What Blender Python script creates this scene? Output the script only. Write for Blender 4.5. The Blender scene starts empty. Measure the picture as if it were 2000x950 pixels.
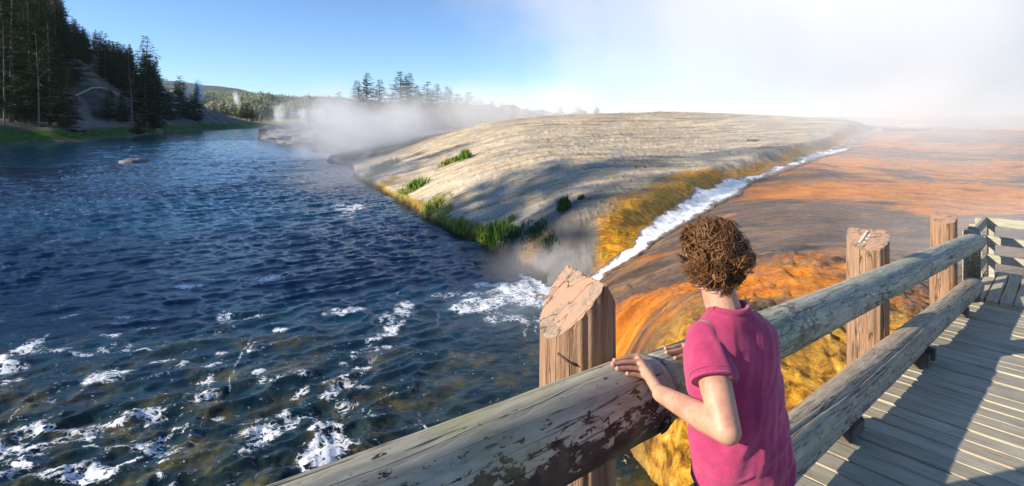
import bpy, bmesh, math, random
import numpy as np
from mathutils import Vector, Matrix

R_ = math.radians
random.seed(7)
rng = np.random.default_rng(7)
scene = bpy.context.scene
COL = scene.collection

# ------------------------------------------------------------------ camera, world, sun
H = 4.5                                   # eye height above the river
FPX = 1000.0                              # focal length in photo pixels (photo is 2000 px wide)
HOR = 232.0                               # horizon row in the photo
cam_d = bpy.data.cameras.new('camera')
cam_d.sensor_width = 36.0
cam_d.lens = 36.0 * FPX / 2000.0
cam_d.shift_y = -(475.0 - HOR) / 2000.0
cam_d.clip_start = 0.05
cam_d.clip_end = 20000.0
cam = bpy.data.objects.new('camera', cam_d)
COL.objects.link(cam)
cam.location = (0, 0, H)
cam.rotation_euler = (R_(90), 0, 0)
scene.camera = cam

SUN_AZ = R_(251.0)                        # clockwise from +Y
SUN_EL = R_(20.5)
sun_vec = Vector((math.sin(SUN_AZ) * math.cos(SUN_EL), math.cos(SUN_AZ) * math.cos(SUN_EL), math.sin(SUN_EL)))
world = bpy.data.worlds.new("World")
scene.world = world
world.use_nodes = True
wn = world.node_tree.nodes
wl = world.node_tree.links
bg = wn['Background']
sky = wn.new('ShaderNodeTexSky')
sky.sky_type = 'NISHITA'
sky.sun_disc = False
sky.sun_elevation = SUN_EL
sky.sun_rotation = SUN_AZ
sky.altitude = 2200.0
sky.air_density = 1.0
sky.dust_density = 0.0
sky.ozone_density = 5.0
wl.new(sky.outputs[0], bg.inputs['Color'])
bg.inputs['Strength'].default_value = 0.122

sun_d = bpy.data.lights.new('sun', 'SUN')
sun_d.energy = 4.9
sun_d.angle = R_(0.5)
sun_d.color = (1.0, 0.87, 0.70)
sun_o = bpy.data.objects.new('sun', sun_d)
COL.objects.link(sun_o)
sun_o.rotation_euler = (-sun_vec).to_track_quat('-Z', 'Y').to_euler()
sun_o.location = (-60, -20, 60)

vs = scene.view_settings
vs.view_transform = 'Standard'
vs.look = 'None'
vs.exposure = 0.84
vs.gamma = 1.0
vs.use_curve_mapping = False
cy = scene.cycles
cy.max_bounces = 10
cy.diffuse_bounces = 3
cy.glossy_bounces = 3
cy.transmission_bounces = 4
cy.transparent_max_bounces = 16
cy.volume_bounces = 8
cy.volume_step_rate = 1.0
cy.volume_max_steps = 256
cy.use_denoising = True
cy.use_adaptive_sampling = True

# ------------------------------------------------------------------ helpers
def hash2(ix, iy, seed):
    h = (ix.astype(np.int64) * 374761393 + iy.astype(np.int64) * 668265263 + seed * 1442695041) & 0xffffffff
    h = ((h ^ (h >> 13)) * 1274126177) & 0xffffffff
    h = (h ^ (h >> 16)) & 0xffffffff
    return h / 4294967295.0

def vnoise(x, y, seed=0):
    x = np.asarray(x, float); y = np.asarray(y, float)
    ix = np.floor(x); iy = np.floor(y)
    fx = x - ix; fy = y - iy
    fx = fx * fx * fx * (fx * (fx * 6 - 15) + 10); fy = fy * fy * fy * (fy * (fy * 6 - 15) + 10)
    a = hash2(ix, iy, seed); b = hash2(ix + 1, iy, seed)
    c = hash2(ix, iy + 1, seed); d = hash2(ix + 1, iy + 1, seed)
    return (a + (b - a) * fx) * (1 - fy) + (c + (d - c) * fx) * fy

def fbm(x, y, octv=4, seed=0, gain=0.5, lac=2.03):
    s = 0; a = 1; t = 0
    for i in range(octv):
        s = s + a * vnoise(x, y, seed + i * 17); t += a
        x = x * lac + 3.1; y = y * lac + 7.7; a *= gain
    return s / t                          # 0..1

def sstep(a, b, x):
    t = np.clip((x - a) / (b - a), 0, 1)
    return t * t * (3 - 2 * t)

def mesh_from(name, verts, faces, mat=None, smooth=True, parent=None, attrs=None):
    me = bpy.data.meshes.new(name)
    verts = np.asarray(verts, float)
    if isinstance(faces, np.ndarray):
        nf, k = faces.shape
        me.vertices.add(len(verts)); me.vertices.foreach_set('co', verts.ravel())
        me.loops.add(nf * k); me.loops.foreach_set('vertex_index', faces.ravel().astype(np.int32))
        me.polygons.add(nf)
        me.polygons.foreach_set('loop_start', np.arange(0, nf * k, k, dtype=np.int32))
        me.polygons.foreach_set('loop_total', np.full(nf, k, dtype=np.int32))
        me.update(calc_edges=True)
    else:
        me.from_pydata(verts.tolist(), [], faces)
    if attrs:
        for k, v in attrs.items():
            v = np.asarray(v, np.float32)
            if v.ndim == 1:
                at = me.attributes.new(k, 'FLOAT', 'POINT'); at.data.foreach_set('value', v)
            else:
                at = me.attributes.new(k, 'FLOAT_VECTOR', 'POINT'); at.data.foreach_set('vector', v.ravel())
    if smooth:
        me.polygons.foreach_set('use_smooth', np.ones(len(me.polygons), bool))
    me.validate()
    o = bpy.data.objects.new(name, me)
    COL.objects.link(o)
    if mat: me.materials.append(mat)
    if parent: o.parent = parent
    return o

def tag(o, label=None, cat=None, group=None, kind=None):
    if label: o['label'] = label
    if cat: o['category'] = cat
    if group: o['group'] = group
    if kind: o['kind'] = kind
    return o

def empty(name, loc=(0, 0, 0), rz=0.0):
    o = bpy.data.objects.new(name, None)
    COL.objects.link(o)
    o.location = loc; o.rotation_euler = (0, 0, rz)
    o.empty_display_size = 0.2
    return o

def copy_tree(o, parent=None):
    c = o.copy(); COL.objects.link(c)
    if parent is not None: c.parent = parent
    for ch in o.children: copy_tree(ch, c)
    return c

class MB:
    """collects shapes into one mesh"""
    def __init__(s): s.v = []; s.f = []
    def add(s, v, f):
        o = len(s.v); s.v += [tuple(p) for p in v]; s.f += [tuple(i + o for i in q) for q in f]
    def box(s, c, d, M=None, bev=0.0):
        c = Vector(c); hx, hy, hz = d[0] / 2, d[1] / 2, d[2] / 2
        if bev <= 0:
            pts = [Vector((sx * hx, sy * hy, sz * hz)) for sx in (-1, 1) for sy in (-1, 1) for sz in (-1, 1)]
            fs = [(0, 1, 3, 2), (4, 6, 7, 5), (0, 4, 5, 1), (2, 3, 7, 6), (0, 2, 6, 4), (1, 5, 7, 3)]
        else:
            bm = bmesh.new(); bmesh.ops.create_cube(bm, size=1)
            for v in bm.verts: v.co = Vector((v.co.x * d[0], v.co.y * d[1], v.co.z * d[2]))
            bmesh.ops.bevel(bm, geom=bm.edges[:], offset=bev, segments=2, affect='EDGES')
            bm.verts.index_update()
            pts = [v.co.copy() for v in bm.verts]; fs = [tuple(v.index for v in f.verts) for f in bm.faces]
            bm.free()
        if M is not None: pts = [M @ p for p in pts]
        s.add([p + c for p in pts], fs)
    def tube(s, pts, rad, n=8, caps=True):
        pts = [Vector(p) for p in pts]; m = len(pts)
        if not hasattr(rad, '__len__'): rad = [rad] * m
        vs_ = []; prev = None
        for i, p in enumerate(pts):
            d = (pts[min(i + 1, m - 1)] - pts[max(i - 1, 0)])
            if d.length < 1e-9: d = Vector((0, 0, 1))
            d.normalize()
            if prev is None:
                a = Vector((0, 0, 1)) if abs(d.z) < .9 else Vector((1, 0, 0))
                x = d.cross(a).normalized()
            else:
                x = (prev - d * prev.dot(d))
                x = x.normalized() if x.length > 1e-6 else d.orthogonal().normalized()
            prev = x; y = d.cross(x)
            for k in range(n):
                t = 2 * math.pi * k / n
                vs_.append(p + (x * math.cos(t) + y * math.sin(t)) * rad[i])
        fs = []
        for i in range(m - 1):
            for k in range(n):
                a = i * n + k; b = i * n + (k + 1) % n
                fs.append((a, b, b + n, a + n))
        if caps:
            fs.append(tuple(range(n))[::-1]); fs.append(tuple((m - 1) * n + k for k in range(n)))
        s.add(vs_, fs)
    def capsule(s, a, b, ra, rb, n=20):
        a = Vector(a); b = Vector(b); d = (b - a).normalized()
        pts = []; rr = []
        for k in range(6):
            t = math.pi / 2 * (1 - k / 6.0)
            pts.append(a - d * ra * math.sin(t)); rr.append(max(ra * math.cos(t), ra * .02))
        for k in range(5):
            t = k / 4.0
            pts.append(a.lerp(b, t)); rr.append(ra + (rb - ra) * t)
        for k in range(1, 7):
            t = math.pi / 2 * (k / 6.0)
            pts.append(b + d * rb * math.sin(t)); rr.append(max(rb * math.cos(t), rb * .02))
        s.tube(pts, rr, n)
    def ell(s, c, r, M=None, n=24, m=16):
        c = Vector(c); vs_ = [Vector((0, 0, -r[2]))]
        for j in range(1, m):
            t = math.pi * j / m
            for k in range(n):
                p = 2 * math.pi * k / n
                vs_.append(Vector((r[0] * math.sin(t) * math.cos(p), r[1] * math.sin(t) * math.sin(p), -r[2] * math.cos(t))))
        vs_.append(Vector((0, 0, r[2])))
        fs = [(0, 1 + (k + 1) % n, 1 + k) for k in range(n)]
        for j in range(m - 2):
            for k in range(n):
                a = 1 + j * n + k; b = 1 + j * n + (k + 1) % n
                fs.append((a, b, b + n, a + n))
        L = len(vs_) - 1; o = 1 + (m - 2) * n
        fs += [(L, o + k, o + (k + 1) % n) for k in range(n)]
        if M is not None: vs_ = [M @ v for v in vs_]
        s.add([v + c for v in vs_], fs)
    def loft(s, rings, n=36):
        """rings: (centre, side vector, front vector) closed elliptic stack, superellipse-ish"""
        vs_ = []
        for (c, a, b) in rings:
            c = Vector(c); a = Vector(a); b = Vector(b)
            for k in range(n):
                t = 2 * math.pi * k / n
                ct = math.cos(t); st = math.sin(t)
                e = 0.85
                vs_.append(c + a * (abs(ct) ** e * (1 if ct > 0 else -1)) + b * (abs(st) ** e * (1 if st > 0 else -1)))
        fs = []
        m = len(rings)
        for i in range(m - 1):
            for k in range(n):
                p = i * n + k; q = i * n + (k + 1) % n
                fs.append((p, q, q + n, p + n))
        fs.append(tuple(range(n))[::-1]); fs.append(tuple((m - 1) * n + k for k in range(n)))
        s.add(vs_, fs)
    def build(s, name, mat, parent=None, smooth=False):
        return mesh_from(name, s.v, s.f, mat, smooth, parent)

def bake(o, mods):
    """apply modifiers through the evaluated object"""
    for (t, kw) in mods:
        m = o.modifiers.new(t.lower(), t)
        for k, v in kw.items(): setattr(m, k, v)
    bpy.context.view_layer.update()
    dg = bpy.context.evaluated_depsgraph_get()
    me = bpy.data.meshes.new_from_object(o.evaluated_get(dg))
    mats = [m for m in o.data.materials]
    o.modifiers.clear()
    old = o.data; nm = old.name
    o.data = me
    bpy.data.meshes.remove(old)
    me.name = nm
    me.materials.clear()
    for m in mats: me.materials.append(m)
    me.polygons.foreach_set('use_smooth', np.ones(len(me.polygons), bool))
    return o

# ---- materials
class MT:
    def __init__(s, name):
        s.m = bpy.data.materials.new(name); s.m.use_nodes = True
        s.n = s.m.node_tree.nodes; s.l = s.m.node_tree.links
        s.p = s.n['Principled BSDF']
    def node(s, t, **kw):
        n = s.n.new(t)
        for k, v in kw.items(): setattr(n, k, v)
        return n
    def set(s, inp, v):
        if isinstance(v, bpy.types.NodeSocket): s.l.new(v, inp)
        else:
            if hasattr(inp, 'default_value'):
                if isinstance(v, (tuple, list)) and len(v) == 3 and inp.type == 'RGBA': v = (*v, 1)
                inp.default_value = v
    def coord(s, kind='Object'):
        if kind == 'Position': return s.node('ShaderNodeNewGeometry').outputs['Position']
        return s.node('ShaderNodeTexCoord').outputs[kind]
    def mapping(s, v, scale=(1, 1, 1), rot=(0, 0, 0), loc=(0, 0, 0)):
        n = s.node('ShaderNodeMapping'); s.l.new(v, n.inputs[0])
        n.inputs['Scale'].default_value = scale; n.inputs['Rotation'].default_value = rot; n.inputs['Location'].default_value = loc
        return n.outputs[0]
    def noise(s, v, scale=5, detail=4, rough=.5, dist=0, out='Fac'):
        n = s.node('ShaderNodeTexNoise'); s.l.new(v, n.inputs['Vector'])
        n.inputs['Scale'].default_value = scale; n.inputs['Detail'].default_value = detail
        n.inputs['Roughness'].default_value = rough; n.inputs['Distortion'].default_value = dist
        return n.outputs[out]
    def voro(s, v, scale=5, feature='F1', out='Distance', rand=1):
        n = s.node('ShaderNodeTexVoronoi', feature=feature); s.l.new(v, n.inputs['Vector'])
        n.inputs['Scale'].default_value = scale; n.inputs['Randomness'].default_value = rand
        return n.outputs[out]
    def wave(s, v, scale=5, dist=5, detail=2, direction='X'):
        n = s.node('ShaderNodeTexWave', bands_direction=direction); s.l.new(v, n.inputs['Vector'])
        n.inputs['Scale'].default_value = scale; n.inputs['Distortion'].default_value = dist; n.inputs['Detail'].default_value = detail
        return n.outputs['Fac']
    def ramp(s, f, stops, interp='LINEAR'):
        n = s.node('ShaderNodeValToRGB'); s.set(n.inputs[0], f)
        cr = n.color_ramp; cr.interpolation = interp
        while len(cr.elements) < len(stops): cr.elements.new(.5)
        for e, (p, c) in zip(cr.elements, stops):
            e.position = p
            e.color = (c, c, c, 1) if not isinstance(c, (tuple, list)) else (*c[:3], 1)
        return n.outputs[0]
    def mix(s, f, a, b, mode='MIX'):
        n = s.node('ShaderNodeMix', data_type='RGBA', blend_type=mode)
        s.set(n.inputs[0], f); s.set(n.inputs[6], a); s.set(n.inputs[7], b)
        return n.outputs[2]
    def math(s, op, a, b=None, c=None, clamp=False):
        n = s.node('ShaderNodeMath', operation=op, use_clamp=clamp)
        s.set(n.inputs[0], a)
        if b is not None: s.set(n.inputs[1], b)
        if c is not None: s.set(n.inputs[2], c)
        return n.outputs[0]
    def attr(s, name, out='Fac'):
        n = s.node('ShaderNodeAttribute', attribute_name=name); return n.outputs[out]
    def bump(s, h, strength=.3, dist=.02, normal=None):
        n = s.node('ShaderNodeBump'); s.set(n.inputs['Height'], h)
        s.set(n.inputs['Strength'], strength); n.inputs['Distance'].default_value = dist
        if normal is not None: s.l.new(normal, n.inputs['Normal'])
        return n.outputs[0]
    def out(s, color=None, rough=None, normal=None, spec=None, **kw):
        if color is not None: s.set(s.p.inputs['Base Color'], color)
        if rough is not None: s.set(s.p.inputs['Roughness'], rough)
        if normal is not None: s.set(s.p.inputs['Normal'], normal)
        if spec is not None: s.set(s.p.inputs['Specular IOR Level'], spec)
        for k, v in kw.items(): s.set(s.p.inputs[k.replace('_', ' ')], v)
        return s.m

def simple(name, color, rough=.6, nscale=8, var=.25, bump=.2, bscale=30, bdist=.01, spec=.4, metal=0.0):
    t = MT(name); c = t.coord('Object')
    n = t.noise(c, nscale, 4)
    dk = tuple(x * (1 - var) for x in color); lt = tuple(min(1, x * (1 + var)) for x in color)
    col = t.ramp(n, [(.3, dk), (.7, lt)])
    b = t.bump(t.noise(c, bscale, 5), bump, bdist)
    return t.out(col, rough, b, spec, Metallic=metal)
# ------------------------------------------------------------------ terrain
def PT(px, py, Y):                        # a spot known from its bearing, drop and distance
    return ((px - 1000) / FPX * Y, Y, H - (py - HOR) / FPX * Y)
def PZ(px, Y, z): return ((px - 1000) / FPX * Y, Y, z)
def SH(px, py):                           # shoreline spot at the water line
    Y = H * FPX / (py - HOR); return ((px - 1000) / FPX * Y, Y, 0.0)

ctrl = []
# right (mound) shore
for p in [(1045, 548), (1000, 520), (960, 492), (880, 457), (800, 407), (740, 377), (700, 352), (640, 318), (612, 294)]:
    ctrl.append(SH(*p))
ctrl += [(-54, 125, 0), (-66, 160, 0), (-94, 225, 0), (-120, 300, 0), (-170, 420, 0), (-215, 520, 0)]
# the mound
ctrl += [PT(*p) for p in [
    (1000, 240, 50), (1100, 233, 50), (1200, 229, 50), (1330, 226, 50), (1500, 234, 46), (1600, 240, 42), (1650, 244, 40),
    (900, 262, 50), (820, 285, 50), (740, 312, 49),
    (1000, 300, 31), (900, 345, 27), (1100, 345, 22.5), (1200, 300, 30), (1100, 440, 16), (1000, 440, 19), (900, 400, 23),
    (1080, 500, 14.6), (1300, 300, 29), (1400, 290, 29), (1500, 272, 34), (1300, 350, 21),
    (1200, 400, 17.5), (820, 360, 32), (1000, 265, 40), (1300, 262, 38)]]
# hot stream channel and its left bank
chan_px = [(1085, 560, 13.6), (1140, 552, 13.0), (1180, 520, 13.2), (1250, 472, 14.0), (1300, 438, 15.2), (1350, 405, 16.8), (1400, 377, 18.4),
           (1440, 353, 20.2), (1490, 335, 21.6), (1540, 318, 23.5), (1590, 302, 25.8), (1635, 288, 28.5), (1670, 272, 33), (1720, 258, 40)]
ctrl += [PT(*p) for p in chan_px]
# the orange run-off slope right of the channel
ctrl += [PT(*p) for p in [
    (1600, 400, 14.5), (1450, 450, 12.6), (1300, 550, 10.8), (1210, 620, 9.6), (1250, 690, 7.9), (1600, 540, 8.8),
    (1700, 400, 15.0), (1750, 450, 12.4), (1900, 400, 16.5), (2000, 420, 15.5), (1800, 320, 24.5), (1900, 292, 32), (2000, 272, 40), (1800, 262, 38),
    (2000, 335, 24), (1450, 600, 8.2), (2150, 300, 26), (2150, 420, 13),
    (1780, 256, 60), (2000, 252, 70), (1400, 680, 6.9), (1350, 780, 6.2)]]
ctrl += [(1.60, 6.9, .0), (1.80, 6.25, .0), (2.05, 5.55, .0), (2.3, 4.6, 0), (1.55, 8.0, 0), (1.45, 9.4, 0), (1.3, 11, 0), (1.25, 12.2, 0), (2.5, 3.0, 0), (2.6, .5, 0), (2.4, -6, 0), (2.7, -20, 0), (4, -60, 0),
         (2.6, 6.2, .62), (3.3, 5.2, .85), (4.2, 6.2, 1.15), (6.0, 6.6, 1.4), (7.2, 8.2, 1.45), (9, 7.6, 1.5), (12, 8, 1.7), (5, 3, 1.0), (6, 0, 1.2),
         (12, 0, 1.8), (25, 5, 2.4), (8, -8, 1.6), (30, -20, 3.5), (60, 10, 3.5), (12, -50, 3), (60, -60, 4), (100, 60, 4.0), (60, 90, 3.9), (20, 90, 4.0), (-5, 90, 1.9), (-25, 90, 1.0), (-30, 130, 1.8), (-40, 200, 3), (0, 160, 4), (80, 170, 4), (-60, 300, 4),
         (-52, 170, 2.4), (-45, 122, 1.8)]
# river bed
ctrl += [(0, 0, -1.3), (0, 4, -1.2), (0, 9, -1.1), (-4, 7, -1.1), (-3, 14, -1.0), (-8, 20, -1.3), (-20, 35, -1.5), (-40, 60, -1.5), (-62, 100, -1.4), (-88, 180, -1.2), (-108, 245, -.8), (-20, 8, -1.4), (-42, 20, -1.5),
         (-30, -5, -1.5), (-38, -40, -1.5), (-10, -20, -1.3), (-140, 330, -.6), (-190, 430, -.6), (-80, 130, -1.3), (-30, 75, -1.0), (-26.5, 66, -.5), (-46, 105, -.4), (-22, 58, -.2), (0, -60, -1.3), (-35, -100, -1.3)]
# left bank
ctrl += [SH(0, 283), SH(80, 277), SH(150, 272), SH(300, 262), SH(420, 253), SH(525, 248)]
ctrl += [(-74, 52, 0), (-60, 25, 0), (-55, -10, 0), (-56, -60, 0), (-75, -150, 0), (-136, 300, 0), (-185, 400, 0), (-250, 520, 0)]
ctrl += [PT(0, 258, 92), PT(100, 250, 103), PT(50, 240, 108), PT(150, 241, 122), PT(0, 225, 118), PT(100, 222, 125), PT(240, 245, 140),
         PT(150, 182, 140), PT(190, 181, 144), PT(230, 190, 152), PT(180, 130, 158), PT(140, 112, 168), PT(240, 186, 172), PT(60, 75, 175), PT(0, 40, 168),
         PT(100, 80, 225), PT(0, 0, 230), PT(200, 152, 215), PT(280, 190, 215), PT(280, 238, 165), PT(335, 205, 218), PT(410, 216, 262), PT(330, 198, 300), PT(390, 212, 240),
         PT(305, 246, 172), PT(460, 240, 262), PT(420, 246, 218), PT(500, 240, 300), PT(420, 222, 400), PT(470, 232, 300), PT(500, 236, 480), PT(560, 237, 640), PT(440, 229, 330),
         PT(640, 237, 700), (-300, 300, 20), (-400, 500, 20)]
ctrl += [(-88, 50, 4), (-120, 50, 11), (-170, 40, 20), (-66, 22, 3.2), (-66, 0, 3.2), (-110, 15, 9), (-170, 0, 18), (-66, -15, 3.2), (-110, -20, 9), (-72, -60, 3.5), (-130, -70, 12), (-250, 60, 26), (-250, -60, 24), (-230, 160, 42), (-400, 200, 40)]
for a in range(-180, 180, 20):
    for r, z in ((1200, 3.0), (6000, 3.0)):
        ctrl.append((r * math.sin(R_(a)), r * math.cos(R_(a)), z))
ctrl = np.array(ctrl, float)

def warp(x, y):
    r = np.sqrt(x * x + y * y) + 1e-3
    return np.stack([np.arctan2(x, y), 1.0 * np.log(np.maximum(r, 1.2))], -1)

def kern(d2):
    return 0.5 * d2 * np.log(d2 + 1e-12)
_cp = warp(ctrl[:, 0], ctrl[:, 1]); _n = len(ctrl)
# wrap the seam behind the camera
_ext = np.concatenate([_cp, _cp + [2 * math.pi, 0], _cp - [2 * math.pi, 0]])
_zz = np.tile(ctrl[:, 2], 3)
_m = np.abs(_ext[:, 0]) < math.pi + 0.9
_ext = _ext[_m]; _zz = _zz[_m]; _n = len(_ext)
_d2 = ((_ext[:, None] - _ext[None]) ** 2).sum(-1)
_A = np.zeros((_n + 3, _n + 3)); _A[:_n, :_n] = kern(_d2) + np.eye(_n) * 2e-5
_P = np.concatenate([np.ones((_n, 1)), _ext], 1); _A[:_n, _n:] = _P; _A[_n:, :_n] = _P.T
_w = np.linalg.solve(_A, np.concatenate([_zz, np.zeros(3)]))

def tps(x, y):
    x = np.atleast_1d(np.asarray(x, float)).ravel(); y = np.atleast_1d(np.asarray(y, float)).ravel()
    out = np.empty(len(x))
    for s in range(0, len(x), 20000):
        q = warp(x[s:s + 20000], y[s:s + 20000])
        d2 = (q[:, 0, None] - _ext[None, :, 0]) ** 2 + (q[:, 1, None] - _ext[None, :, 1]) ** 2
        out[s:s + 20000] = kern(d2) @ _w[:_n] + _w[_n] + q @ _w[_n + 1:]
    return out

# channel centre line in the world
CH = np.array([PT(*p) for p in chan_px])
def resample(P, n):
    P = np.asarray(P, float)
    # Catmull-Rom
    Q = np.concatenate([[2 * P[0] - P[1]], P, [2 * P[-1] - P[-2]]])
    out = []
    for i in range(1, len(Q) - 2):
        for t in np.linspace(0, 1, 12, endpoint=False):
            a, b, c, d = Q[i - 1], Q[i], Q[i + 1], Q[i + 2]
            out.append(.5 * ((2 * b) + (-a + c) * t + (2 * a - 5 * b + 4 * c - d) * t * t + (-a + 3 * b - 3 * c + d) * t ** 3))
    out.append(P[-1]); out = np.array(out)
    L = np.concatenate([[0], np.cumsum(np.linalg.norm(np.diff(out[:, :2], axis=0), axis=1))])
    s = np.linspace(0, L[-1], n)
    return np.stack([np.interp(s, L, out[:, k]) for k in range(out.shape[1])], 1), s
CHR, CHS = resample(CH, 160)

def chan_dist(x, y):
    """signed distance to the channel (positive = right, towards the camera) and the distance along it"""
    x = np.asarray(x, float).ravel(); y = np.asarray(y, float).ravel()
    best = np.full(len(x), 1e9); sg = np.zeros(len(x)); al = np.zeros(len(x))
    for i in range(len(CHR) - 1):
        a = CHR[i, :2]; b = CHR[i + 1, :2]; ab = b - a; L2 = ab @ ab
        t = np.clip(((x - a[0]) * ab[0] + (y - a[1]) * ab[1]) / L2, 0, 1)
        dx = x - (a[0] + t * ab[0]); dy = y - (a[1] + t * ab[1]); d = np.hypot(dx, dy)
        m = d < best
        best[m] = d[m]; sg[m] = np.sign(dx * ab[1] - dy * ab[0])[m]; al[m] = (CHS[i] + t * math.sqrt(L2))[m]
    return best * sg, al

def terrain(x, y, detail=True):
    sh = np.shape(x)
    x = np.atleast_1d(np.asarray(x, float)).ravel(); y = np.atleast_1d(np.asarray(y, float)).ravel()
    z = tps(x, y)
    r = np.hypot(x, y)
    near = (x > -60) & (x < 60) & (y > 2) & (y < 70)
    cd = np.where(x < 0, -99.0, 99.0); al = np.zeros(len(x))
    if near.any(): cd[near], al[near] = chan_dist(x[near], y[near])
    # ledge of the golden rock at the waterline under the bridge
    led = sstep(1.0, 1.6, x) * (1 - sstep(7.5, 9, y)) * sstep(-6, 2, y) * (1 - sstep(3, 5, x))
    z = z + led * .26 * sstep(-.02, .06, z + .07 * (fbm(x * 3, y * 3, 3, 8) - .5))
    # a small steep bank along the mound's shore
    mound = sstep(-60, -30, x) * sstep(12.5, 14.0, y) * sstep(.5, 1.2, -cd) * (1 - sstep(60, 90, y))
    mound = mound * sstep(.8, 2.2, np.hypot(x - CHR[0, 0], y - CHR[0, 1]))
    z = z + mound * .34 * sstep(0, .07, z + .05 * (fbm(x * 1.3, y * 1.3, 3, 5) - .5))
    # channel
    z = z - .20 * np.exp(-(cd / .55) ** 2) * (np.abs(cd) < 4)
    if detail:
        land = sstep(-.1, .25, z)
        a = np.clip(r / 60.0, 0.12, 1.3)
        up = fbm(x / 4.0, y / 4.0, 4, 11) - .5
        z = z + land * up * .22 * np.clip(r / 25, .3, 1.0) * (r < 90)
        # rills running down the mound
        ml = mound * land
        ql = (x * .88 + y * .47); qa = (-x * .47 + y * .88)
        z = z + (x > -45) * (y > 12) * (cd < 0) * (y < 70) * land * (np.abs(fbm(ql / 5.0, qa / .9, 4, 21) - .5) * -.30 + .03)
        z = z + land * (fbm(x * 2.3, y * 2.3, 3, 31) - .5) * .06 * (r < 60)
        # terraces of the mats
        rt = (cd > .4) & (x < 45)
        z = z + rt * land * (fbm((x * .95 + y * .3) / 1.6, (-x * .3 + y * .95) / .45, 4, 41) - .5) * .09
        led_ = fbm((x * .9 + y * .3) / 7.0, (-x * .3 + y * .9) / 1.4, 4, 45) * 9
        fr_ = led_ - np.floor(led_)
        z = z + (cd < -.6) * land * (r < 75) * (sstep(0, .35, fr_) - fr_) * .032
        z = z + (cd < -.6) * land * (r < 40) * np.maximum(0, fbm(x * 7, y * 7, 3, 47) - .62) * .22
        crust = rt * land * (r < 12)
        z = z + crust * ((1 - np.abs(2 * fbm(x * 2.2, y * 3.4, 4, 48) - 1)) - .6) * .16 + crust * (fbm(x * 9, y * 9, 3, 49) - .5) * .05
        big = sstep(80, 130, r)
        z = z + land * big * (fbm(x / 22, y / 22, 4, 51) - .5) * 3.0 * sstep(.5, 3.5, z)
    return z.reshape(sh) if sh else float(z[0])

def polar_grid(angs, rads):
    A, Rr = np.meshgrid(angs, rads)
    X = Rr * np.sin(A); Y = Rr * np.cos(A)
    nr, na = A.shape
    i = np.arange(nr - 1)[:, None] * na + np.arange(na - 1)[None]
    f = np.stack([i, i + 1, i + 1 + na, i + na], -1).reshape(-1, 4)
    return X, Y, f
angs_in = np.linspace(R_(-50), R_(52), 760)
angs = np.concatenate([np.linspace(R_(-180), R_(-50), 60, endpoint=False), angs_in, np.linspace(R_(52), R_(180), 61)[1:]])
rads = np.concatenate([np.linspace(.02, 3, 14, endpoint=False), np.exp(np.linspace(math.log(3), math.log(330), 560)), np.exp(np.linspace(math.log(330), math.log(9000), 60))[1:]])
X, Y, F = polar_grid(angs, rads)
Z = terrain(X, Y)
cd, al = chan_dist(X.ravel(), Y.ravel())
cd = cd.reshape(X.shape); al = al.reshape(X.shape)
rr = np.hypot(X, Y)
# zones of ground colour
w1 = (fbm(X / 2.5, Y / 2.5, 4, 61) - .5) * 2
z_right = sstep(-.1, .3, cd + .25 * w1) * sstep(1.0, 1.3, X) * (1 - sstep(75, 110, rr))
dm = np.hypot(X - CHR[0, 0], Y - CHR[0, 1])
hw = 1.75 * sstep(.2, 2.4, dm) * (1 - .62 * sstep(6, 13, dm)) + .12
z_mat = (cd < 0) * (1 - sstep(.75, 1.25, np.abs(cd) / hw + .35 * w1)) * sstep(.7, 1.5, dm) * (1 - sstep(26, 34, dm)) * (cd < 0)
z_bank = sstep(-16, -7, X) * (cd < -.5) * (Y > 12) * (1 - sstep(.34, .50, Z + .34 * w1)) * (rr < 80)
z_wet_shade = (cd < -.5) * (Y > 12) * (1 - sstep(.16, .27, Z + .12 * w1)) * (X > -60) * (rr < 90)  # wet water edge plus the undercut's shade, painted as one dark band
left = (X < -60) & (rr > 60) & (X < -.40 * Y + 0) | (X < -70)
z_left = left.astype(float)
z_grass = z_left * (1 - sstep(1.5, 3.0, Z + .8 * w1)) * sstep(.1, .4, Z)
z_green = np.zeros_like(X)
for (px, Y_, w_) in [(962, 17.6, .6), (925, 18.4, .6), (890, 19.8, .6), (1000, 16.9, .6), (1045, 16.0, .5), (845, 23.2, .8), (812, 28.5, .9), (790, 28, .8), (905, 33.5, .7), (878, 34, 1.0), (752, 39, 1.5), (745, 37, 1.2), (1075, 15.2, .3), (1100, 16.6, .3), (865, 21.5, .6)]:
    z_green = np.maximum(z_green, np.exp(-(((X - (px - 1000) / FPX * Y_) / w_) ** 2 + ((Y - Y_) / (w_ * 1.8)) ** 2)))
z_green = sstep(.45, .75, z_green + (fbm(X * 2.2, Y * 2.2, 4, 63) - .5) * 1.2) * (cd < 0)
z_rock = sstep(42, 56, Y - X * .3 + 4 * w1) * (1 - sstep(-12, -4, X)) * (cd < 0)
z_rock = np.maximum(z_rock, (cd < -.12) * (1 - sstep(1.3, 3.0, np.hypot((X - .9) * .8, (Y - 14.2) * .7) + .8 * w1)) * .9)
z_or = np.zeros_like(X)
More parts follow.
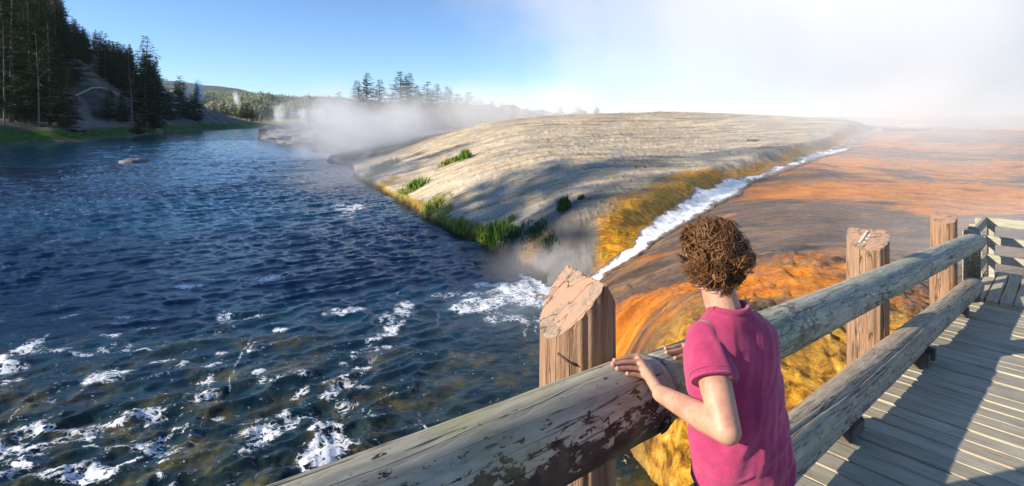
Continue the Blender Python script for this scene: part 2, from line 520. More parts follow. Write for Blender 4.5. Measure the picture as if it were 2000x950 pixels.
for (px, Y_, sx_, sy_, a_) in [(1215, 9.0, 1.0, .7, .9), (1330, 9.3, 1.3, .6, .8), (1440, 8.7, 1.3, .6, 1), (1560, 8.9, 1.6, .6, .7), (1640, 8.0, 1.2, .6, .5), (1500, 11.2, 1.5, .35, .5), (1700, 18, 5, 1.6, .6), (1850, 19, 6, 2.2, .8), (1950, 16.2, 3.5, 1.2, 1.3), (1900, 14.6, 2.5, .9, 1.1),
                              (1560, 17.2, 2.0, .8, .9), (1480, 18.5, 1.4, .8, 1), (1800, 24, 8, 3, .7), (1700, 33, 8, 4, .7), (1530, 21.5, 1.2, .9, .8), (1620, 13.3, 1.6, .35, .4), (1800, 13.2, 1.2, .4, .5)]:
    xc = (px - 1000) / FPX * Y_
    z_or = np.maximum(z_or, a_ * np.exp(-(((X - xc) / sx_) ** 2 + ((Y - Y_) / sy_) ** 2)))
for (px, Y_, sx_, sy_, a_) in [(1620, 13.6, 2.4, 1.0, 1), (1540, 12.4, 1.6, .7, .8), (1380, 11.3, 1.2, .8, .9), (1700, 12.4, 1.6, .6, .8), (1300, 10.6, .8, .5, .7)]:
    xc = (px - 1000) / FPX * Y_
    z_or = z_or - a_ * .8 * np.exp(-(((X - xc) / sx_) ** 2 + ((Y - Y_) / sy_) ** 2))
# lit far meadow
z_meadow = sstep(330, 420, rr) * (1 - 0)
# footpath on the far bank
def seg_d(pts):
    best = np.full(X.shape, 1e9)
    for a, b in zip(pts[:-1], pts[1:]):
        a = np.array(a); b = np.array(b); ab = b - a
        t = np.clip(((X - a[0]) * ab[0] + (Y - a[1]) * ab[1]) / (ab @ ab), 0, 1)
        best = np.minimum(best, np.hypot(X - a[0] - t * ab[0], Y - a[1] - t * ab[1]))
    return best
def W2(px, Y_): return ((px - 1000) / FPX * Y_, Y_)
pd = seg_d([W2(-60, 100), W2(20, 106), W2(75, 110), W2(110, 112), W2(190, 132), W2(240, 145), W2(300, 168)])
pd2 = seg_d([W2(182, 131), W2(160, 137), W2(140, 139)])
z_path = z_left * np.maximum(1 - sstep(1.6, 3.2, pd + w1), 1 - sstep(.8, 1.8, pd2 + .5 * w1))

# ---- ground material
t = MT('sinter_and_mats')
pos = t.coord('Position')
g1 = t.noise(pos, .9, 6, .6)
g2 = t.noise(pos, 6, 5, .65)
# pale sinter of the mound, streaked along the fall of the slope
mp = t.mapping(pos, (.13, .9, .12), (0, 0, R_(-38)))
st = t.noise(mp, 1.5, 7, .68, .8)
sinter = t.ramp(st, [(.28, (.15, .125, .095)), (.41, (.36, .29, .195)), (.52, (.60, .49, .325)), (.68, (.78, .66, .46))])
speck = t.ramp(t.noise(pos, 16, 3, .7), [(.36, .62), (.52, 1.0), (.70, 1.15)])
sinter = t.mix(1.0, sinter, speck, 'MULTIPLY')
gravel = t.ramp(t.voro(pos, 14), [(.0, (.15, .145, .14)), (.5, (.36, .345, .31)), (.9, (.55, .52, .46))])
sinter = t.mix(t.ramp(g1, [(.48, 0.0), (.62, .75)]), sinter, gravel)
# bank: olive and gold mats by the water line
sz = t.node('ShaderNodeSeparateXYZ'); t.l.new(pos, sz.inputs[0])
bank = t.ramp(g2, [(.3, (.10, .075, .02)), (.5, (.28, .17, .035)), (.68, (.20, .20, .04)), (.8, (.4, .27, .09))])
# vivid yellow-orange-green mats left of the channel
mat_c = t.ramp(t.noise(t.mapping(pos, (.6, 2.4, 1), (0, 0, R_(-35))), 2.4, 6, .68, .6),
               [(.30, (.07, .05, .004)), (.38, (.34, .24, .006)), (.45, (.80, .40, .008)), (.50, (.24, .13, .006)), (.56, (.85, .28, .008)), (.66, (.85, .56, .015)), (.78, (.80, .28, .03))])
# run-off: orange streaks over brown-mauve wet rock
ws = t.node('ShaderNodeVectorMath', operation='ADD')
wv = t.node('ShaderNodeVectorMath', operation='SCALE'); t.l.new(t.noise(pos, .25, 3, out='Color'), wv.inputs[0]); wv.inputs['Scale'].default_value = 1.5
t.l.new(pos, ws.inputs[0]); t.l.new(wv.outputs[0], ws.inputs[1])
sm = t.mapping(ws.outputs[0], (.24, .80, .08), (0, 0, R_(-17)))
s1 = t.noise(sm, .95, 8, .68, .7)
s2 = t.noise(t.mapping(ws.outputs[0], (.28, 1.6, .15), (0, 0, R_(-17)), (5, 3, 0)), 1.9, 7, .70, .6)
brown = t.ramp(s2, [(.3, (.045, .036, .030)), (.46, (.13, .085, .055)), (.58, (.28, .165, .085)), (.72, (.52, .29, .10))])
oran = t.ramp(s2, [(.30, (.32, .085, .005)), (.46, (.70, .21, .008)), (.58, (.85, .32, .015)), (.72, (.88, .52, .10))])
run = t.mix(t.ramp(t.math('MULTIPLY_ADD', t.attr('z_or'), .27, s1), [(.54, 0.0), (.64, 1.0)]), brown, oran)
gold = t.ramp(t.noise(pos, 5, 7, .68, .5), [(.34, (.07, .035, .006)), (.43, (.38, .17, .012)), (.53, (.75, .38, .03)), (.64, (.86, .58, .10)), (.74, (.90, .76, .34))])
# far bank
scree = t.ramp(t.noise(pos, .25, 7, .65), [(.3, (.065, .065, .055)), (.5, (.13, .125, .105)), (.7, (.21, .195, .165))])
dirt = (.22, .19, .165)
grass = t.ramp(t.noise(pos, .8, 5, .7), [(.35, (.028, .075, .010)), (.6, (.07, .16, .02)), (.75, (.13, .21, .04))])
meadow = t.ramp(t.noise(pos, .03, 5, .6), [(.4, (.20, .20, .05)), (.6, (.40, .35, .12))])
col = sinter
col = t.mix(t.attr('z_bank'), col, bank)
col = t.mix(t.math('MULTIPLY', t.attr('z_green'), .85), col, t.ramp(g2, [(.35, (.05, .075, .012)), (.55, (.15, .19, .025)), (.7, (.26, .25, .05))]))
col = t.mix(t.attr('z_rock'), col, t.ramp(g1, [(.35, (.07, .07, .07)), (.65, (.20, .195, .185))]))
col = t.mix(t.attr('z_right'), col, run)
col = t.mix(t.attr('z_gold'), col, gold)
col = t.mix(t.attr('z_mat'), col, mat_c)
col = t.mix(t.attr('z_left'), col, scree)
col = t.mix(t.attr('z_grass'), col, grass)
col = t.mix(t.attr('z_path'), col, dirt)
col = t.mix(t.attr('z_meadow'), col, meadow)
col = t.mix(t.math('MULTIPLY', t.attr('z_wet_shade'), .9), col, (.022, .018, .012))
wet = t.math('MAXIMUM', t.attr('z_right'), t.math('MULTIPLY', t.attr('z_mat'), .7))
rough = t.mix(wet, (.92, .92, .92), t.ramp(s2, [(.3, .12), (.7, .38)]))
spec = t.math('MULTIPLY_ADD', wet, .28, .12)
h1 = t.math('ADD', t.noise(pos, 3, 8, .7), t.math('MULTIPLY', t.noise(pos, 22, 4, .6), .25))
h2 = t.math('ADD', t.math('MULTIPLY', s2, 1.2), t.math('MULTIPLY', t.noise(t.mapping(pos, (.5, 1.4, 1), (0, 0, R_(-20))), 17, 5, .65, .3), .75))
h2 = t.math('ADD', h2, t.math('MULTIPLY', t.noise(pos, 48, 4, .7), .30))
hh = t.mix(wet, h1, h2)
bm_ = t.bump(hh, t.math('MULTIPLY_ADD', wet, .30, .60), .12)
ground_mat = t.out(col, rough, bm_, spec)
z_gold = sstep(1.3, 2.0, X) * (1 - sstep(6.3, 7.6, Y + 1.3 * w1 - .10 * X)) * .92 * (1 - sstep(6, 9, X))
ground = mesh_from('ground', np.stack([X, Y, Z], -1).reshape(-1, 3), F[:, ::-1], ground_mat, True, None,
                   dict(z_green=z_green.ravel(), z_rock=z_rock.ravel(), z_bank=z_bank.ravel(), z_wet_shade=z_wet_shade.ravel(), z_or=z_or.ravel(), z_right=z_right.ravel(), z_mat=z_mat.ravel(), z_left=z_left.ravel(), z_grass=z_grass.ravel(),
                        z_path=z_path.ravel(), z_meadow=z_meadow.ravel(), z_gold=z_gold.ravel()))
tag(ground, kind='structure')

# ------------------------------------------------------------------ river
rads_w = np.concatenate([np.linspace(.02, 4, 14, endpoint=False), np.exp(np.linspace(math.log(4), math.log(120), 620)), np.exp(np.linspace(math.log(120), math.log(800), 60))[1:]])
X, Y, F = polar_grid(angs, rads_w)
r = np.hypot(X, Y)
bed = tps(X, Y).reshape(X.shape)
fl = 1 - sstep(5, 45, r)                      # rougher close to the bridge
# current runs towards the bridge; ridges lie mostly across it
ca, sa = math.cos(R_(25)), math.sin(R_(25))
U = X * ca + Y * sa; V = -X * sa + Y * ca
def ridge(x, y, o, s): return 1 - np.abs(2 * fbm(x, y, o, s) - 1)
wx = (fbm(U / 3, V / 3, 3, 70) - .5) * 1.6
wx2 = (fbm(X / .9, Y / .9, 3, 74) - .5) * .8
Zw = (ridge(U / 1.15 + wx, V / .60 + wx, 3, 71) ** 2 - .5) * .135
Zw += (ridge(U / .55 + wx2, V / .30 + wx2, 3, 77) ** 1.5 - .5) * .055 * (r < 70)
Zw += (fbm(U / 4.5, V / 2.6, 2, 79) - .5) * .16
reg = np.clip(.45 + 1.1 * fbm(X / 9, Y / 9, 3, 83) ** 1.5, .3, 1.5)
Zw *= reg
quiet = np.exp(-(((X - .2) / 1.6) ** 2 + ((Y - 9.5) / 2.6) ** 2))
Zw *= 1 - .6 * quiet
rapid = (1 - sstep(6.5, 11, Y)) * (1 - sstep(-2.0, -.3, X)) * sstep(3, 4.5, Y)
Zw += rapid * (ridge(U / .8 + wx2, V / .5, 4, 91) - .6) * .17
foam = np.zeros_like(X)
def blob(px, py, w, h, a=1.0, rot=0.0):
    """a patch of broken water round a spot on the surface"""
    global foam
    Yc = H * FPX / (py - HOR); Xc = (px - 1000) / FPX * Yc
    sx = w / FPX * Yc; sy = h / (py - HOR) * Yc
    dx = X - Xc; dy = Y - Yc
    c_, s_ = math.cos(rot), math.sin(rot)
    p = (dx * c_ + dy * s_) / sx; q = (-dx * s_ + dy * c_) / sy
    foam = np.maximum(foam, a * np.exp(-(p * p + q * q)))
for b in [(80, 850, 90, 26, 1), (35, 880, 60, 20, 1), (150, 830, 50, 14, .8), (110, 930, 80, 18, .8), (190, 935, 30, 14, .9), (510, 845, 38, 26, 1.1), (500, 880, 20, 30, .9), (640, 885, 35, 30, 1.1),
          (600, 905, 30, 20, .8), (90, 680, 50, 14, .75), (250, 680, 70, 10, .5), (215, 735, 60, 16, .62), (395, 775, 30, 12, .65), (300, 810, 60, 14, .6),
          (645, 775, 16, 10, .9), (690, 725, 30, 16, .8), (720, 700, 26, 10, .85), (760, 640, 12, 22, .8), (785, 600, 14, 14, .8), (520, 543, 36, 5, .9), (700, 405, 50, 7, .8), (690, 420, 26, 8, .6), (410, 715, 22, 8, .7), (430, 690, 14, 5, .7),
          (330, 880, 70, 16, .55), (20, 780, 40, 16, .6), (370, 560, 30, 4, .5), (760, 770, 20, 8, .3), (60, 500, 50, 4, .3)]:
    blob(*b)
frng = np.random.default_rng(31)
foam *= .88
for k in range(70):
    py_ = frng.uniform(600, 945); px_ = frng.uniform(0, 820 - (py_ - 600) * .5)
    blob(px_, py_, frng.uniform(7, 30), frng.uniform(2.5, 8), frng.uniform(.55, .95), frng.uniform(-.3, .9))
for k in range(40):
    q = k / 39; blob(800 - 165 * q + frng.normal() * 10, 590 + 185 * q + frng.normal() * 6, frng.uniform(5, 14), frng.uniform(3, 7), frng.uniform(.6, .95), .6)
# the stream's mouth: a white plume fanning out over the river
for b in [(1055, 560, 46, 12, 1.25), (1010, 570, 50, 13, 1.1), (960, 588, 60, 10, .95), (920, 600, 40, 10, .8), (905, 572, 40, 4, .8), (960, 556, 60, 3.5, .8), (1030, 538, 14, 6, 1.1), (1000, 610, 60, 22, .42), (1045, 600, 40, 20, .55), (860, 575, 16, 4, .7)]:
    blob(*b)
cr = ridge(U / .8 + wx, V / .45 + wx, 4, 101)
lace = ridge(X / .42 + 2 * wx, Y / .36, 4, 103); lace2 = fbm(X / .8, Y / .6, 4, 105)
fo = np.clip(foam * .40 + (lace - .70) * .85 + (lace2 - .5) * 1.2, 0, .62) * sstep(.05, .30, foam)
crest = sstep(.80, .97, cr) * sstep(.035, .12, Zw) * .42 * (r < 60)
# thin torn threads of foam drawn out by the current
thr = sstep(.93, .99, ridge((X + Y * .35) / .9 + wx2, (Y - X * .35) / 2.6, 3, 107)) * sstep(.5, .62, fbm(X / 2.4, Y / 2.4, 3, 109)) * (1 - sstep(9, 15, Y)) * .38
Zw += sstep(.35, .8, fo) * (fbm(X * 7, Y * 7, 3, 111) - .2) * .07
shallow = np.clip((1 - sstep(6.5, 13.5, Y + 2.2 * (fbm(X / 2, Y / 2, 3, 121) - .5))) * 1.0, 0, 1) * (1 - sstep(0, 10, np.abs(X + 4) - 5))
milky = np.clip(sum(a * np.exp(-(((X - cx) / sx) ** 2 + ((Y - cy_) / sy) ** 2)) for a, cx, cy_, sx, sy in [(.75, .35, 13.2, 1.1, 1.0), (.5, 0, 12.4, 1.3, 1.2)]), 0, 1)
t = MT('river_water')
pos = t.coord('Position')
b1 = t.noise(pos, 2.6, 5, .6)
stones = t.noise(pos, 1.4, 5, .65, .3)
stone_c = t.ramp(stones, [(.36, (.004, .012, .016)), (.5, (.020, .032, .020)), (.58, (.070, .062, .018)), (.66, (.15, .12, .02)), (.74, (.07, .11, .02))])
deep = t.ramp(b1, [(.3, (.0008, .013, .038)), (.7, (.003, .050, .095))])
col = t.mix(t.math('MULTIPLY', t.attr('shallow'), .85), deep, stone_c)
col = t.mix(t.math('MULTIPLY', t.attr('milky'), .55), col, (.30, .38, .38))
fr = t.math('ABSOLUTE', t.math('SUBTRACT', t.noise(t.mapping(pos, (1, 1.25, 1)), 7.5, 5, .62, .5), .5))
fn = t.math('ADD', t.ramp(fr, [(0, 1.0), (.14, 0.0)]), t.math('MULTIPLY', t.noise(pos, 38, 3, .7), .5))
fm = t.math('ADD', t.attr('foam'), t.math('MULTIPLY', t.math('SUBTRACT', fn, .80), .60))
fmask = t.ramp(fm, [(.34, 0.0), (.42, .35), (.60, 1.0)])
fmask = t.math('MULTIPLY', fmask, t.ramp(t.attr('foam'), [(.05, 0.0), (.2, 1.0)]))
spk = t.math('MULTIPLY', t.ramp(t.noise(pos, 15, 3, .6, .3), [(.635, 0.0), (.68, 1.0)]), t.ramp(t.noise(t.mapping(pos, (1, 1.4, 1), (0, 0, .5)), 1.7, 4, .7), [(.50, 0.0), (.58, 1.0)]))
fmask = t.math('MAXIMUM', fmask, t.math('MULTIPLY', spk, t.math('MULTIPLY', t.attr('shallow'), .85)))
col = t.mix(fmask, col, (.78, .82, .84))
rgh = t.mix(fmask, (.045, .045, .045), (.6, .6, .6))
hsum = t.math('ADD', t.math('MULTIPLY', t.noise(t.mapping(pos, (1, 1.7, 1), (0, 0, R_(-25))), 5, 5, .6, .2), 1.0), t.math('MULTIPLY', t.noise(pos, 26, 3, .6), .18))
bp = t.bump(hsum, .55, .045)
river_mat = t.out(col, rgh, bp, .5, IOR=1.33)
keep_v = (bed < .75) | (r < 3)
fk = keep_v.ravel()[F].any(1)
river = mesh_from('river', np.stack([X, Y, Zw * (1 - .75 * sstep(60, 300, r))], -1).reshape(-1, 3), F[fk][:, ::-1], river_mat, True, None,
                  dict(foam=np.clip(np.maximum(fo, crest) + thr, 0, 1).ravel(), shallow=shallow.ravel(), milky=milky.ravel()))
tag(river, kind='structure')

# ------------------------------------------------------------------ hot stream in its channel
nL, nW = 900, 30
P, S = resample(CH, nL)
T = np.gradient(P[:, :2], axis=0); T /= np.linalg.norm(T, axis=1)[:, None]; Nn = np.stack([T[:, 1], -T[:, 0]], 1)
s_n = S / S[-1]
wid = np.interp(S, [0, .9, 1.5, 2.9, 4.5, 6.5, 8.7, 11, 12, 16, 20, 23.5, 29, 39], [.7, .4, .28, .36, .6, .8, .85, .62, .4, .5, .5, .6, .4, .4])
wid = wid * .95 * (.7 + .6 * fbm(S / .8, S * 0 + 3, 3, 131))
cvec = np.linspace(-1, 1, nW)
shift = (fbm(S / 1.2, S * 0, 3, 133) - .5) * .35
XX = P[:, 0, None] + Nn[:, 0, None] * (cvec[None] * wid[:, None] + shift[:, None]); YY = P[:, 1, None] + Nn[:, 1, None] * (cvec[None] * wid[:, None] + shift[:, None])
ZZ = terrain(XX, YY, False)
base = np.minimum(np.maximum(terrain(XX, YY), .0), P[:, 2, None] + .12)
prof = (1 - cvec[None] ** 2)
ZZ = base + .02 + prof * (.07 + .16 * (fbm(XX * 3.2, YY * 3.2, 4, 137) - .35)) * np.interp(S, [0, 2, 6, 14, S[-1]], [.5, .7, 1.1, 1.0, .6])[:, None]
ZZ[:, 0] = base[:, 0] - .06; ZZ[:, -1] = base[:, -1] - .06
i = np.arange(nL - 1)[:, None] * nW + np.arange(nW - 1)[None]
F2 = np.stack([i, i + nW, i + nW + 1, i + 1], -1).reshape(-1, 4)
t = MT('white_water')
pos = t.coord('Position')
n1 = t.noise(t.mapping(pos, (1, 1, 1)), 6, 6, .7, .4)
wet_c = t.mix(t.noise(pos, 2, 3), (.22, .115, .045), (.13, .10, .075))
fa = t.math('ADD', t.attr('edge'), t.math('MULTIPLY', n1, .9))
fmask = t.ramp(t.math('ADD', fa, t.math('MULTIPLY', t.math('SUBTRACT', t.noise(pos, 3.5, 6, .72, .5), .5), 1.1)), [(.78, 0.0), (.98, .40), (1.30, 1.0)])
col = t.mix(fmask, wet_c, (.80, .84, .86))
col = t.mix(t.ramp(t.noise(pos, 11, 4, .7), [(.35, .35), (.5, 0.0)]), col, (.42, .50, .54))
white_mat = t.out(col, t.mix(fmask, (.12, .12, .12), (.5, .5, .5)), t.bump(t.noise(pos, 14, 6, .7), .8, .05), .5)
sw = np.interp(S, [0, 1, 2.9, 4.5, 8.7, 10.8, 11.6, 13.5, 15, 18, 22, 23.5, 25, 39], [.85, .72, .68, .62, .62, .72, .20, .46, .26, .38, .50, .60, .22, .14])
edge = prof ** .8 * ((.80 * sw[:, None] / .55) + (fbm(XX * 1.6, YY * 1.6, 4, 139) - .5) * 1.1) - .12 * (1 - prof)
stream = mesh_from('hot_stream', np.stack([XX, YY, ZZ], -1).reshape(-1, 3), F2, white_mat, True, None, dict(edge=edge.ravel()))
tag(stream, kind='structure')

# ------------------------------------------------------------------ distant hills
def hill(name, skyline, Y0, Yc, ybase, mat, relief, seed, label):
    """a ridge as a real height field: rises from Y0 to its crest at Yc and falls away behind"""
    px = np.linspace(skyline[0][0], skyline[-1][0], 220)
    top = np.interp(px, [p[0] for p in skyline], [p[1] for p in skyline])
    xs = (px - 1000) / FPX * Yc
    zt = H - (top - HOR) / FPX * Yc
    v = np.linspace(0, 1.6, 90)
    Yg = Y0 + (Yc - Y0) * v
    Xg, YG = np.meshgrid(xs, Yg)
    prof = np.where(v < 1, np.sin(v * math.pi / 2) ** 1.3, np.cos((v - 1) * 1.6))
    Zg = 2 + (zt[None] - 2) * prof[:, None]
    Zg = Zg + (fbm(Xg / (Yc * .05), YG / (Yc * .05), 5, seed) - .5) * relief * np.minimum(1, 2.2 * np.abs(1 - v))[:, None] * np.minimum(1, v * 4)[:, None]
    n = len(px); i = np.arange(len(v) - 1)[:, None] * n + np.arange(n - 1)[None]
    f = np.stack([i, i + 1, i + 1 + n, i + n], -1).reshape(-1, 4)
    return tag(mesh_from(name, np.stack([Xg, YG, Zg], -1).reshape(-1, 3), f, mat, True), kind='structure'), (xs, Yg, Zg)
def hill_mat(name, ca_, cb, sc):
    t = MT(name); pos = t.coord('Position')
    n = t.noise(pos, sc, 6, .7); f_ = t.voro(t.mapping(pos, (1, 1, .6)), sc * 14)
    col = t.ramp(n, [(.38, ca_), (.62, cb)])
    col = t.mix(t.ramp(f_, [(.1, .75), (.6, 0.0)]), col, tuple(x * .35 for x in ca_))
    return t.out(col, .95, t.bump(f_, 1.0, 6.0), .1)
hill_far, _ = hill('far_hill', [(60, 150), (300, 158), (355, 160), (395, 167), (430, 169), (452, 173), (475, 181), (520, 190), (600, 205), (700, 220)], 2600, 3600, 225,
                hill_mat('blue_hillside', (.05, .075, .05), (.09, .11, .07), .004), 60, 200, '')
hill_near, HN = hill('forested_hill', [(200, 195), (330, 192), (400, 188), (440, 184), (480, 183), (520, 187), (560, 192), (600, 197), (660, 196), (800, 205), (1000, 218), (1100, 226)], 760, 1700, 228,
                 hill_mat('forested_hillside', (.16, .175, .08), (.27, .26, .13), .012), 70, 210, '')

# ------------------------------------------------------------------ wood
def weathered(name, light, dark, blotch, amt, rail=True, fs=32, kz=-1.6):
    t = MT(name); c = t.coord('Object')
    lm = t.mapping(c, (.9, 5, 5))
    g = t.noise(lm, 6, 7, .7, .5)
    grain = t.wave(t.mapping(c, (.35, 9, 9), (0, 0, 0)), 1.2, 14, 4, 'Y')
    base = t.ramp(g, [(.3, tuple(x * .55 for x in light)), (.5, light), (.72, tuple(min(1, x * 1.35) for x in light))])
    base = t.mix(t.math('MULTIPLY', grain, .35), base, tuple(x * .45 for x in light))
    fl = t.noise(t.mapping(c, (.5, 1.2, 1.2)), fs, 6, .70, .35)
    if rail:
        # the old dark finish flakes off, most of it left on the side of the log
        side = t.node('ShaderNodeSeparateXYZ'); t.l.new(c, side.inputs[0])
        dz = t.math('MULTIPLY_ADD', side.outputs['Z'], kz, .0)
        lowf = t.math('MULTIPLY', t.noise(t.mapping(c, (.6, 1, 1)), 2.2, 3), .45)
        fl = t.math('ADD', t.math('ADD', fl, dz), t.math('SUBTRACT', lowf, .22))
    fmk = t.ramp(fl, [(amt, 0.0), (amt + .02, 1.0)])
    fc = t.ramp(t.noise(c, 9, 3), [(.4, dark), (.6, tuple(x * 1.7 for x in dark))])
    col = t.mix(fmk, base, fc)
    # drying cracks
    crk = t.noise(t.mapping(c, (.22, 7, 7)), 3.1, 4, .5, .3)
    ck = t.ramp(t.math('ABSOLUTE', t.math('SUBTRACT', crk, .5)), [(.0, 1.0), (.012, 0.0)])
    col = t.mix(t.math('MULTIPLY', ck, .85), col, (.015, .012, .010))
    moss = t.ramp(t.noise(c, 3.2, 5, .6), [(.50, 0.0), (.68, .5)])
    col = t.mix(moss, col, blotch)
    h = t.math('SUBTRACT', t.math('ADD', t.math('MULTIPLY', g, .6), t.math('MULTIPLY', fmk, -.12)), t.math('MULTIPLY', ck, .8))
    return t.out(col, .78, t.bump(h, .6, .012), .25)
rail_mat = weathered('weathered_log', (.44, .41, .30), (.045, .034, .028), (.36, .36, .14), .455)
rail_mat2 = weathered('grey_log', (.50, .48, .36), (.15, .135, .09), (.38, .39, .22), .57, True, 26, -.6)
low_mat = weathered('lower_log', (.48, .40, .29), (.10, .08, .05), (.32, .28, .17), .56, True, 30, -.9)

t = MT('pink_post'); c = t.coord('Object')
g = t.noise(t.mapping(c, (7, 7, .5)), 4.5, 7, .7, .3)
col = t.ramp(g, [(.28, (.12, .068, .042)), (.5, (.30, .185, .115)), (.72, (.43, .29, .19))])
ck = t.ramp(t.math('ABSOLUTE', t.math('SUBTRACT', t.noise(t.mapping(c, (5, 5, .35)), 2.2, 4, .5, .3), .5)), [(.0, 1.0), (.010, 0.0)])
col = t.mix(t.math('MULTIPLY', ck, .85), col, (.02, .012, .01))
rip = t.noise(t.mapping(c, (9, 9, 4)), 6, 4, .6, 1.2)
post_mat = t.out(col, .75, t.bump(t.math('SUBTRACT', t.math('ADD', g, t.math('MULTIPLY', rip, .5)), ck), .7, .012), .25)
t = MT('post_cut_face'); c = t.coord('Object')
rad_ = t.node('ShaderNodeVectorMath', operation='LENGTH'); t.l.new(t.mapping(c, (1, 1, 0)), rad_.inputs[0])
rings_ = t.math('FRACT', t.math('MULTIPLY', t.math('ADD', rad_.outputs['Value'], t.math('MULTIPLY', t.noise(c, 4, 2), .03)), 60))
n = t.noise(c, 11, 6, .7, .6)
wood = t.ramp(t.noise(c, 60, 4, .7), [(.3, (.20, .15, .11)), (.7, (.40, .31, .24))])
wood = t.mix(t.math('MULTIPLY', rings_, .25), wood, (.16, .11, .08))
col = t.mix(t.ramp(n, [(.44, 0.0), (.50, 1.0)]), wood, (.40, .245, .17))
ck = t.ramp(t.math('ABSOLUTE', t.math('SUBTRACT', t.noise(t.mapping(c, (2.2, 8, 3), (0, 0, .5)), 2.2, 3, .5, .4), .5)), [(.0, 1.0), (.014, 0.0)])
col = t.mix(t.math('MULTIPLY', ck, .9), col, (.03, .018, .013))
cut_mat = t.out(col, .8, t.bump(t.math('SUBTRACT', t.noise(c, 30, 5, .7), ck), .6, .008), .2)
t = MT('bird_lime'); c = t.coord('Object')
lime_mat = t.out(t.ramp(t.noise(c, 60, 3), [(.35, (.45, .42, .36)), (.55, (.82, .80, .74))]), .8)
t = MT('deck_boards'); c = t.coord('Object')
pid = t.attr('plank')
shiftv = t.node('ShaderNodeCombineXYZ'); t.set(shiftv.inputs[0], t.math('MULTIPLY', pid, 37.0)); t.set(shiftv.inputs[2], t.math('MULTIPLY', pid, 11.0))
ad = t.node('ShaderNodeVectorMath', operation='ADD'); t.l.new(c, ad.inputs[0]); t.l.new(shiftv.outputs[0], ad.inputs[1])
gr = t.noise(t.mapping(ad.outputs[0], (6, .6, 3)), 4, 7, .66, .5)
tone = t.ramp(pid, [(0, (.40, .35, .25)), (.35, (.54, .475, .345)), (.7, (.46, .42, .32)), (1, (.60, .53, .39))])
col = t.mix(t.ramp(gr, [(.33, .6), (.52, 0.0)]), tone, (.19, .17, .13))
col = t.mix(t.ramp(t.noise(c, 2.3, 4), [(.5, 0.0), (.7, .5)]), col, (.22, .24, .15))
col = t.mix(t.ramp(t.noise(t.mapping(ad.outputs[0], (20, .8, 3)), 3, 3), [(.68, 0.0), (.71, .8)]), col, (.07, .055, .04))
deck_mat = t.out(col, .82, t.bump(gr, .5, .008), .2)
t = MT('pale_boards'); c = t.coord('Object')
gr = t.noise(t.mapping(c, (1.2, 6, 9)), 5, 6, .7, .3)
board_mat = t.out(t.ramp(gr, [(.3, (.22, .21, .16)), (.6, (.42, .40, .31))]), .8, t.bump(gr, .4, .006), .2)
metal_mat = simple('rusty_iron', (.10, .06, .04), .7, 20, .4, .4, 60, .003)
bolt_mat = simple('dark_bolt', (.02, .022, .028), .5, 20, .3, .5, 60, .003)
beam_mat = simple('dark_beam', (.10, .085, .065), .85, 6, .3)

